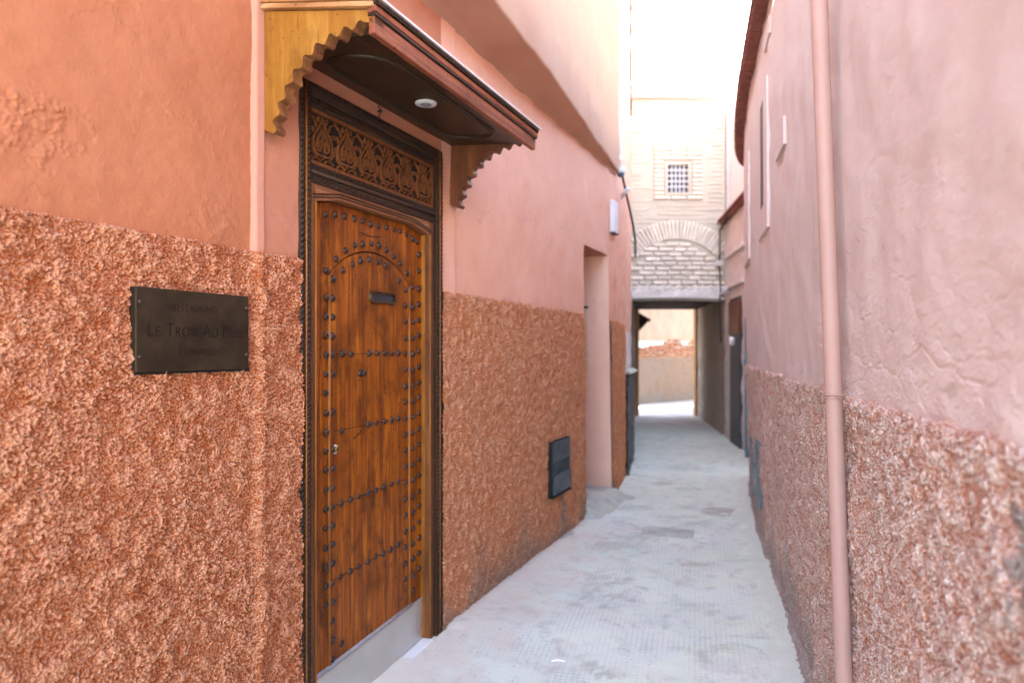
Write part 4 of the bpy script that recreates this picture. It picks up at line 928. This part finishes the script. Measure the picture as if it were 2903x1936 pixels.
# ------------------------------------------------------------------ covered passage with brick arch front
FY = 11.70; gx0, gx1 = 1.95, 3.66
pg = empty('passage_house', (2.8, FY, 0)); tag(pg, 'cream brick house front with a blind arch spanning the alley over a covered passage', 'building')
def F(x): return x-2.8
wx0, wx1, wz0, wz1 = 2.670, 3.016, 4.17, 4.643; sx0, sx1, sz0, sz1 = 2.434, 3.270, 4.046, 4.957
mb = MB()
for (a, b_, c_, d_) in ((gx0, gx1, 2.44, wz0), (gx0, wx0, wz0, wz1), (wx1, gx1, wz0, wz1), (gx0, gx1, wz1, 5.95)):
    mb.box(F(a), F(b_), .02, 3.5, c_, d_)
mb.build('wall', M['plaster_cream'], pg)
# lower beam: slightly sagging plastered lintel
P = np.zeros((40, 14, 3)); xs = np.linspace(gx0, gx1, 40)
for j in range(14):
    f = j/13; yy = -.03 if f < .75 else -.03+.5*(f-.75)*4
    zz = 2.56-.215*min(f/.75, 1)
    for i, x in enumerate(xs): P[i, j] = (F(x), yy+.01*math.sin(x*7+f*5), zz+(.030*math.sin((x-gx0)/1.7*PI*.9+.2)-.02)*min(f/.75, 1)+random.uniform(-.003, .003)*(f > 0))
link('lintel', grid_mesh('lintel', P, {}), M['mortar'], pg)
bm_ = [MB().box(-.12, .12, -.034, .03, -.026, .026).mesh('brick', bevel=.008, jitter=.004) for _ in range(5)]
acx, acz, aR, aW = 2.822, 3.366-.867, .867, .33
# tympanum courses under the arch
cnt = 0
for r in range(11):
    z = 2.625+r*.0815; x = gx0+(.06 if r % 2 else -.05)
    while x < gx1-.05:
        w = random.uniform(.20, .27); xc = x+w/2
        if math.hypot(xc-acx, z-acz) < aR-.02 and xc < gx1-.04:
            o = link('brick', random.choice(bm_), M['brick_arch'], pg, (F(xc), .0+random.uniform(-.004, .006), z+random.uniform(-.006, .006)), (random.uniform(-.05, .05), random.uniform(-.02, .02), random.uniform(-.02, .02))); o.scale = (w/.26, 1, 1.08)
        x += w+.012
# tilted bricks in the dentil row
x = gx0+.05
while x < gx1-.05:
    o = link('brick', random.choice(bm_), M['brick_arch'], pg, (F(x), -.006, 2.545), (0, -.42, .25)); o.scale = (.62, 1, .8); x += .135
# voussoirs
for k in range(-26, 27):
    a = PI/2+k*.0605; x, z = acx+(aR+aW/2)*math.cos(a), acz+(aR+aW/2)*math.sin(a)
    if z < 2.85 or x < gx0+.04 or x > gx1-.04: continue
    o = link('brick', random.choice(bm_), M['brick_arch'], pg, (F(x), random.uniform(-.010, .002), z), (0, -a+random.uniform(-.02, .02), 0)); o.scale = (aW/.25, 1, .78)
# window and its recessed brick surround
z = sz0+.035
while z < sz1:
    for (a, b_) in (((sx0, wx0-.07), (wx1+.07, sx1)) if wz0-.05 < z < wz1+.05 else ((sx0, sx0+.27), (sx0+.28, sx0+.55), (sx0+.56, sx1))):
        o = link('brick', random.choice(bm_), M['brick_arch'], pg, (F((a+b_)/2), .004+random.uniform(-.004, .004), z), (0, random.uniform(-.01, .01), 0)); o.scale = ((b_-a)/.25, 1, .95)
    z += .075
mb = MB(); mb.box(F(sx0)-.015, F(sx1)+.015, -.045, .0, sz1-.004, sz1+.018); mb.build('window_hood', M['mortar'], pg)
win = MB().box(F(wx0)-.05, F(wx0)-.002, -.022, .03, wz0-.05, wz1+.05); win.box(F(wx1)+.002, F(wx1)+.05, -.022, .03, wz0-.05, wz1+.05); win.box(F(wx0)-.002, F(wx1)+.002, -.022, .03, wz1+.002, wz1+.05); win.box(F(wx0)-.002, F(wx1)+.002, -.022, .03, wz0-.05, wz0-.002)
wf = win.build('window', M['plaster_cream'], pg)
MB().box(F(wx0), F(wx1), .10, .12, wz0, wz1).build('pane', M['window_dark'], wf)
for i in range(1, 5): MB().box(F(wx0)+i*.0692-.012, F(wx0)+i*.0692+.012, .0, .02, wz0, wz1).build('bar', M['window_bar'], wf)
for i in range(1, 5): MB().box(F(wx0), F(wx1), -.012, .006, wz0+i*.0946-.013, wz0+i*.0946+.013).build('bar', M['window_bar'], wf)
# limewashed brick courses of the upper front, too faint to pick apart
mb = MB(); z = 3.0; rr = random.Random(9); row = 0
while z < 5.70:
    x = gx0+rr.uniform(0, .12); row += 1
    while x < gx1-.06:
        w = rr.uniform(.18, .27); xc = x+w/2
        ok = math.hypot(xc-acx, z-acz) > aR+aW+.04 and not (sx0-.13 < xc < sx1+.13 and sz0-.05 < z < sz1+.06) and rr.random() > .12
        if ok: mb.box(F(x), F(min(x+w, gx1)), rr.uniform(.004, .014), .03, z-.024+rr.uniform(-.004, .004), z+.024)
        x += w+.014
    z += .074
o = mb.build('limewashed_bricks', M['brick_cream'], pg); o['kind'] = 'stuff'
mb = MB(); xs = np.linspace(gx0, gx1, 15)
for a, b_ in zip(xs[:-1], xs[1:]): mb.box(F(a), F(b_), -.07+random.uniform(-.01, .01), .5, 5.775+random.uniform(-.008, .012), 5.985+random.uniform(-.01, .01))
mb.build('parapet', M['plaster_far'], pg)
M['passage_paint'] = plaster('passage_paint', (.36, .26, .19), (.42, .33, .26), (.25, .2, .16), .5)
# passage interior
tl = [(2.03, FY+.02), (2.35, 13.2), (2.71, 15.15)]
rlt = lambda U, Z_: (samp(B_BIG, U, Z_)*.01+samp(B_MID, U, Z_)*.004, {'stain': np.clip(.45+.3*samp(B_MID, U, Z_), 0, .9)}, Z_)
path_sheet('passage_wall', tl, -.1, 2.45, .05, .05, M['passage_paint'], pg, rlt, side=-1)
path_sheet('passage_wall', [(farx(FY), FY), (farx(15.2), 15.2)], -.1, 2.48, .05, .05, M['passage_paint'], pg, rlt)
MB().box(F(1.6), F(4.6), .02, 3.5, 2.41, 2.44).build('passage_ceiling', M['dark_wood'], pg)
for i in range(9): MB().box(F(1.7), F(4.5), .25+i*.38, .36+i*.38, 2.36, 2.412).build('ceiling_beam', M['dark_wood_cross'], pg, bevel=.006)
MB().box(F(2.66), F(2.82), 3.45, 3.62, -.1, 2.45).build('door_post', M['ochre_wood'], pg, bevel=.01)
MB().box(F(4.06), F(4.24), 3.42, 3.60, -.1, 2.45).build('door_post', M['ochre_wood'], pg, bevel=.01)
mb = MB(); mb.prism([(F(4.15), 3.55), (F(7.5), 3.55), (F(7.5), .02), (F(3.68), .02)], -.1, 5.9, 'z'); mb.build('wall_core', M['plaster_far'], pg)
mb = MB(); mb.prism([(F(2.02), .05), (F(2.68), 3.55), (F(-1), 3.55), (F(-1), .05)], -.1, 5.9, 'z'); mb.build('wall_core', M['plaster_far'], pg)

# taller houses behind, lit by the sun above the parapet
tb = empty('tall_house', (2.9, 13.2, 5.95)); tag(tb, 'sunlit whitish house rising behind the brick front at the top of the picture', 'building')
mb = MB(); mb.box(-1.7, 2.0, 0, 1.9, -.05, 2.75); mb.build('wall', M['plaster_white'], tb)
for (x0, z0, z1) in ((.55, .5, 1.4),): MB().box(x0, x0+.5, -.03, .0, z0, z1).build('shutter', M['plaster_peach'], tb)
MB().box(-1.75, 2.05, -.06, .0, 2.1, 2.17).build('string_course', M['plaster_peach'], tb)
vine = empty('climbing_plant', (2.6, 13.1, 6.0)); tag(vine, 'pale yellow-green climbing plant on the bright house above the parapet', 'plant')
mb = MB(); rr = random.Random(3)
for i in range(900):
    h_ = rr.random(); cz = .1+1.7*h_; wdt = .16+.22*math.sin(PI*min(1, h_*1.1))*(1 if i % 3 else 1.5); cx2 = .1+.25*math.sin(h_*5)+rr.gauss(0, wdt*.6); cy = -.05-abs(rr.gauss(0, .10))
    r = rr.uniform(.02, .05); a = rr.uniform(0, 6.3); tl_ = rr.uniform(-.8, .8)
    mb.add([(cx2+r*math.cos(a), cy+r*tl_, cz+r*math.sin(a)), (cx2-r*.5*math.sin(a), cy, cz+r*.5*math.cos(a)), (cx2-r*math.cos(a), cy-r*tl_*.5, cz-r*math.sin(a)), (cx2+r*.5*math.sin(a), cy, cz-r*.5*math.cos(a))], [(0, 1, 2, 3)])
me = bpy.data.meshes.new('foliage'); me.from_pydata(mb.v, [], mb.f); link('foliage', me, plain('leaf_overexposed', (.50, .52, .18), .7, 0, .3, 30, 0), vine)  # leaves coloured pale, putting overexposure and haze into the leaf colour
MB().tube([(.0, -.03, 0), (.1, -.05, .8), (.2, -.05, 1.6), (.05, -.05, 2.6)], [.03, .025, .018, .01], 6).build('stem', M['ochre_wood'], vine)

# ------------------------------------------------------------------ small court beyond the passage
ct = empty('court_wall', (4.2, 18.9, 0)); tag(ct, 'peeling peach wall with bare bricks and a tan dado seen through the passage', 'wall')
dC = np.array([1.9, 1.54]); dC = dC/np.hypot(*dC); pc0 = np.array([3.4, 18.36])
AC = math.atan2(dC[1], dC[0])
pathC = [tuple(pc0-dC*2.2), tuple(pc0+dC*5.2)]
rlc = lambda U, Z_: (samp(B_BIG, U, Z_)*.01, {'stain': U*0}, Z_)
path_sheet('plaster_face', pathC[::-1], 1.7, 4.2, .08, .08, M['plaster_peach'], ct, rlc, side=1)
def rct(U, Z_):
    h = samp(CH, U, Z_); st_ = np.clip(.45*(1-sstep(np.abs(U-4.9+.3*samp(B_BIG, U, Z_)), .2, .9))+.3*(1-sstep(Z_, .05, .35)), 0, 1); return .03+h*.8, {'tone': samp(CT, U, Z_), 'lump': sstep(h, .001, .003), 'stain': st_}, Z_
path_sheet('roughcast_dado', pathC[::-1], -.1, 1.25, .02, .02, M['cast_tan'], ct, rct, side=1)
path_sheet('wall_core', pathC[::-1], 1.1, 1.75, .1, .1, M['mortar'], ct, lambda U, Z_: (U*0-.03, {}, Z_), side=1)
bc = [MB().box(-.12, .12, -.035, .05, -.028, .028).mesh('brick', bevel=.01, jitter=.006) for _ in range(4)]
for r in range(7):
    u = -.2+.1*(r % 2)
    while u < 3.2:
        zt_ = 1.29+r*.07
        if r < 2+2.2*sstep(np.array(u), .5, 1.2)+1.8*math.sin(u*3)**2+.6:
            q = pc0+dC*u; link('brick', random.choice(bc), M['brick_red'], ct, (q[0]-4.2, q[1]-18.9, zt_+random.uniform(-.01, .01)), (0, random.uniform(-.08, .08), AC+random.uniform(-.1, .1)))
        u += .265
ac = empty('small_awning', (2.76, 15.33, 1.80)); tag(ac, 'small dark wooden awning jutting out at the left end of the passage', 'awning')
MB().prism([(.0, .0), (.0, .52), (.30, .34), (.27, .28)], -.05, .0, 'y').build('bracket', M['dark_wood'], ac)
MB().hexa([(-.02, -.1, .50), (.32, -.1, .30), (.32, .9, .30), (-.02, .9, .50), (-.02, -.1, .55), (.34, -.1, .345), (.34, .9, .345), (-.02, .9, .55)]).build('roof_board', M['dark_wood'], ac)
MB().prism([(.0, .0), (.0, .52), (.30, .34), (.27, .28)], .8, .85, 'y').build('bracket', M['dark_wood'], ac)


# ------------------------------------------------------------------ the ground
mb = MB().box(-150, 150, -150, 150, -.6, -.45); g = mb.build('ground', M['concrete']); tag(g, kind='structure')
ys = np.concatenate([np.arange(-5, 1.8, .12), np.arange(1.8, 6.5, .028), np.arange(6.5, 24, .05)])
ysx = ys; xs = np.concatenate([np.arange(-5, -1.5, .15), np.arange(-1.5, 2.3, .028), np.arange(2.3, 4.6, .04), np.arange(4.6, 9, .15)])
XX, YY = np.meshgrid(xs, ysx, indexing='ij')
SW = (XX-P0[0])*D[0]+YY*D[1]; TW = (XX-P0[0])*NN[0]+YY*NN[1]                # along / out of the left wall
ur = np.interp(YY, PR[:, 1], PR[:, 0]); DR = ur-XX                          # distance to the right wall
z = -.085*np.clip(3.75-YY, 0, 5)*(1-sstep(XX, .2, 1.4)*.6)*(YY < 3.75)
z = z+samp(B_BIG, XX*.6, YY*.6)*.0022+samp(B_MID, XX, YY)*.0014
z = z+.030*(1-sstep(DR, .03, .24))*(YY < 8.4)+.014*(1-sstep(TW, .0, .20))*(SW > 4.05)*(SW < 7.7)
nz1 = samp(B_MID, XX, YY); nz2 = samp(B_BIG, XX*1.3+.4, YY*1.3); nz3 = samp(B_SML, XX, YY)
dust_and_glow = np.clip((1-sstep(TW+.10*nz2+.05*nz1, .02, .62))*.6*(SW > 3.0)*(SW < 6.9)*(1-sstep(SW, 5.9, 6.8)), 0, 1)
dust_and_glow = np.maximum(dust_and_glow, .9*(1-sstep(TW+.02*nz1, .03, .09))*(SW > 4.1)*(SW < 7.6))
dust_and_glow = np.maximum(dust_and_glow, .9*sstep(YY, 12.0, 14.2))  # floor beyond the arch tinted warm: the court's glow put into colour
mort = np.clip((1-sstep(DR+.03*nz2+.012*nz1, .10, .19)), 0, 1)*(YY < 8.4)
mort = np.maximum(mort, .8*np.clip(1-sstep(np.hypot((XX-1.05)/.5, (YY-6.9)/.32)+.2*nz1, .7, 1), 0, 1))
patch = XX*0
def pat(px_, py_, rx, ry, amt, sh=.45):
    global patch
    e = np.hypot((XX-px_)/rx, (YY-py_)/ry)+sh*nz1*.5+.18*nz3; patch = np.maximum(patch, (1-sstep(e, .6, 1.05))*amt)
for (a, b_, rx, ry, amt) in ((.40, 3.30, .055, .05, .55), (.44, 3.22, .05, .035, .6), (.34, 3.36, .03, .04, .35), (.56, 4.50, .13, .10, .35), (.74, 4.45, .07, .035, .5), (.62, 4.15, .06, .05, .45), (.83, 3.7, .04, .04, .3), (.95, 3.0, .05, .03, .35),
                              (1.28, 4.75, .16, .06, .4), (1.5, 6.1, .22, .07, .35), (1.0, 5.45, .26, .10, .45), (.78, 5.2, .2, .12, .35), (1.7, 7.6, .16, .10, .45), (1.9, 7.3, .2, .07, .35), (2.2, 8.6, .3, .2, .35), (1.15, 3.9, .05, .05, .3), (.1, 3.9, .06, .05, .25),
                              (1.62, 5.9, .14, .11, .3), (.36, 4.0, .05, .03, .35), (1.1, 6.45, .3, .12, .4)):
    pat(a, b_, rx, ry, amt)
for i in range(110):
    pat(RNG.uniform(-.8, 2.2), RNG.uniform(2.6, 9), RNG.uniform(.01, .04), RNG.uniform(.01, .04), RNG.uniform(.15, .5))
patch = np.maximum(patch, .8*(1-sstep(TW, .01, .06))*(SW > 4.0)*(SW < 6.6)*np.clip(nz1*.5+.8, 0, 1))
patch = np.maximum(patch, .4*(1-sstep(DR+.01*nz1, .015, .06))*np.clip(.5+nz1, 0, 1))
patch = np.maximum(patch, .9*(1-sstep(np.hypot((TW-.03)/.06, (SW-5.98)/.14)+.2*nz1, .6, 1)))
cells = np.clip(1-mort-dust_and_glow*.6, 0, 1)
pv = link('alley_paving', grid_mesh('alley_paving', np.stack([XX, YY, z], -1), {'dust_and_glow': dust_and_glow, 'patch': np.clip(patch, 0, 1)*.8, 'mortar': mort*.8, 'cells': cells}), M['paving'])
tag(pv, kind='structure')
mh = empty('manhole_cover', (1.92, 6.25, .004)); tag(mh, 'worn round cover set in the paving near the right wall', 'manhole cover')
MB().lathe([(.20, -.01), (.20, .002), (.17, .003), (.17, .0)], 32, 'z').build('cover', M['concrete'], mh)
MB().tube([(.19*math.cos(t), .19*math.sin(t), .002) for t in np.linspace(0, 2*PI, 33)], .004, 5, cap=False).build('rim', M['mortar'], mh)
dg_ = empty('drain_cover', (1.27, 5.55, .006), math.radians(-17)); tag(dg_, 'square dimpled drain cover in the paving by the recessed doorway step', 'drain cover')
MB().box(-.20, .20, -.14, .14, -.01, .003).build('plate', M['concrete'], dg_, bevel=.002)
mb = MB()
for i in range(11):
    for j in range(8): mb.box(-.19+i*.035, -.19+i*.035+.022, -.13+j*.034, -.13+j*.034+.02, .003, .007)
o = mb.build('dimples', M['concrete'], dg_); o['kind'] = 'stuff'
pa = MB(); pa.tube([(0, 0, .006), (.03, .003, .010), (.06, -.002, .006), (.072, .004, .005)], [.004, .006, .005, .002], 6)
o = pa.build('paper_scrap', M['paper']); o.location = (.19, 3.29, -.01); tag(o, 'thin white scrap of paper lying on the paving', 'litter')
rr = random.Random(8)
peb = MB()
for i in range(150):
    y = rr.uniform(2.7, 8); x = rr.uniform(MS*y-1.9, float(np.interp(y, PR[:, 1], PR[:, 0]))-.05); r = rr.uniform(.002, .005); zz = -.085*max(3.75-y, 0)+.002
    peb.add([(x-r, y-r, zz), (x+r, y-r*.8, zz), (x+r*.9, y+r, zz), (x-r, y+r, zz), (x-r*.5, y-r*.4, zz+r), (x+r*.5, y-r*.4, zz+r), (x+r*.4, y+r*.5, zz+r), (x-r*.5, y+r*.5, zz+r)],
            [(4, 5, 6, 7), (0, 1, 5, 4), (1, 2, 6, 5), (2, 3, 7, 6), (3, 0, 4, 7)])
o = peb.build('grit', M['concrete']); tag(o, 'scattered grit and small stones on the paving', 'grit', kind='stuff')
for o in list(COL.objects):
    if o.parent: continue
    n = o.name.split('.')[0]
    g = {'cable': 'dark cables strung along the alley walls', 'wall_lamp': 'small lamps on the far right wall', 'security_camera': 'white cameras at the end of the upper storey'}.get(n)
    if g: o['group'] = g
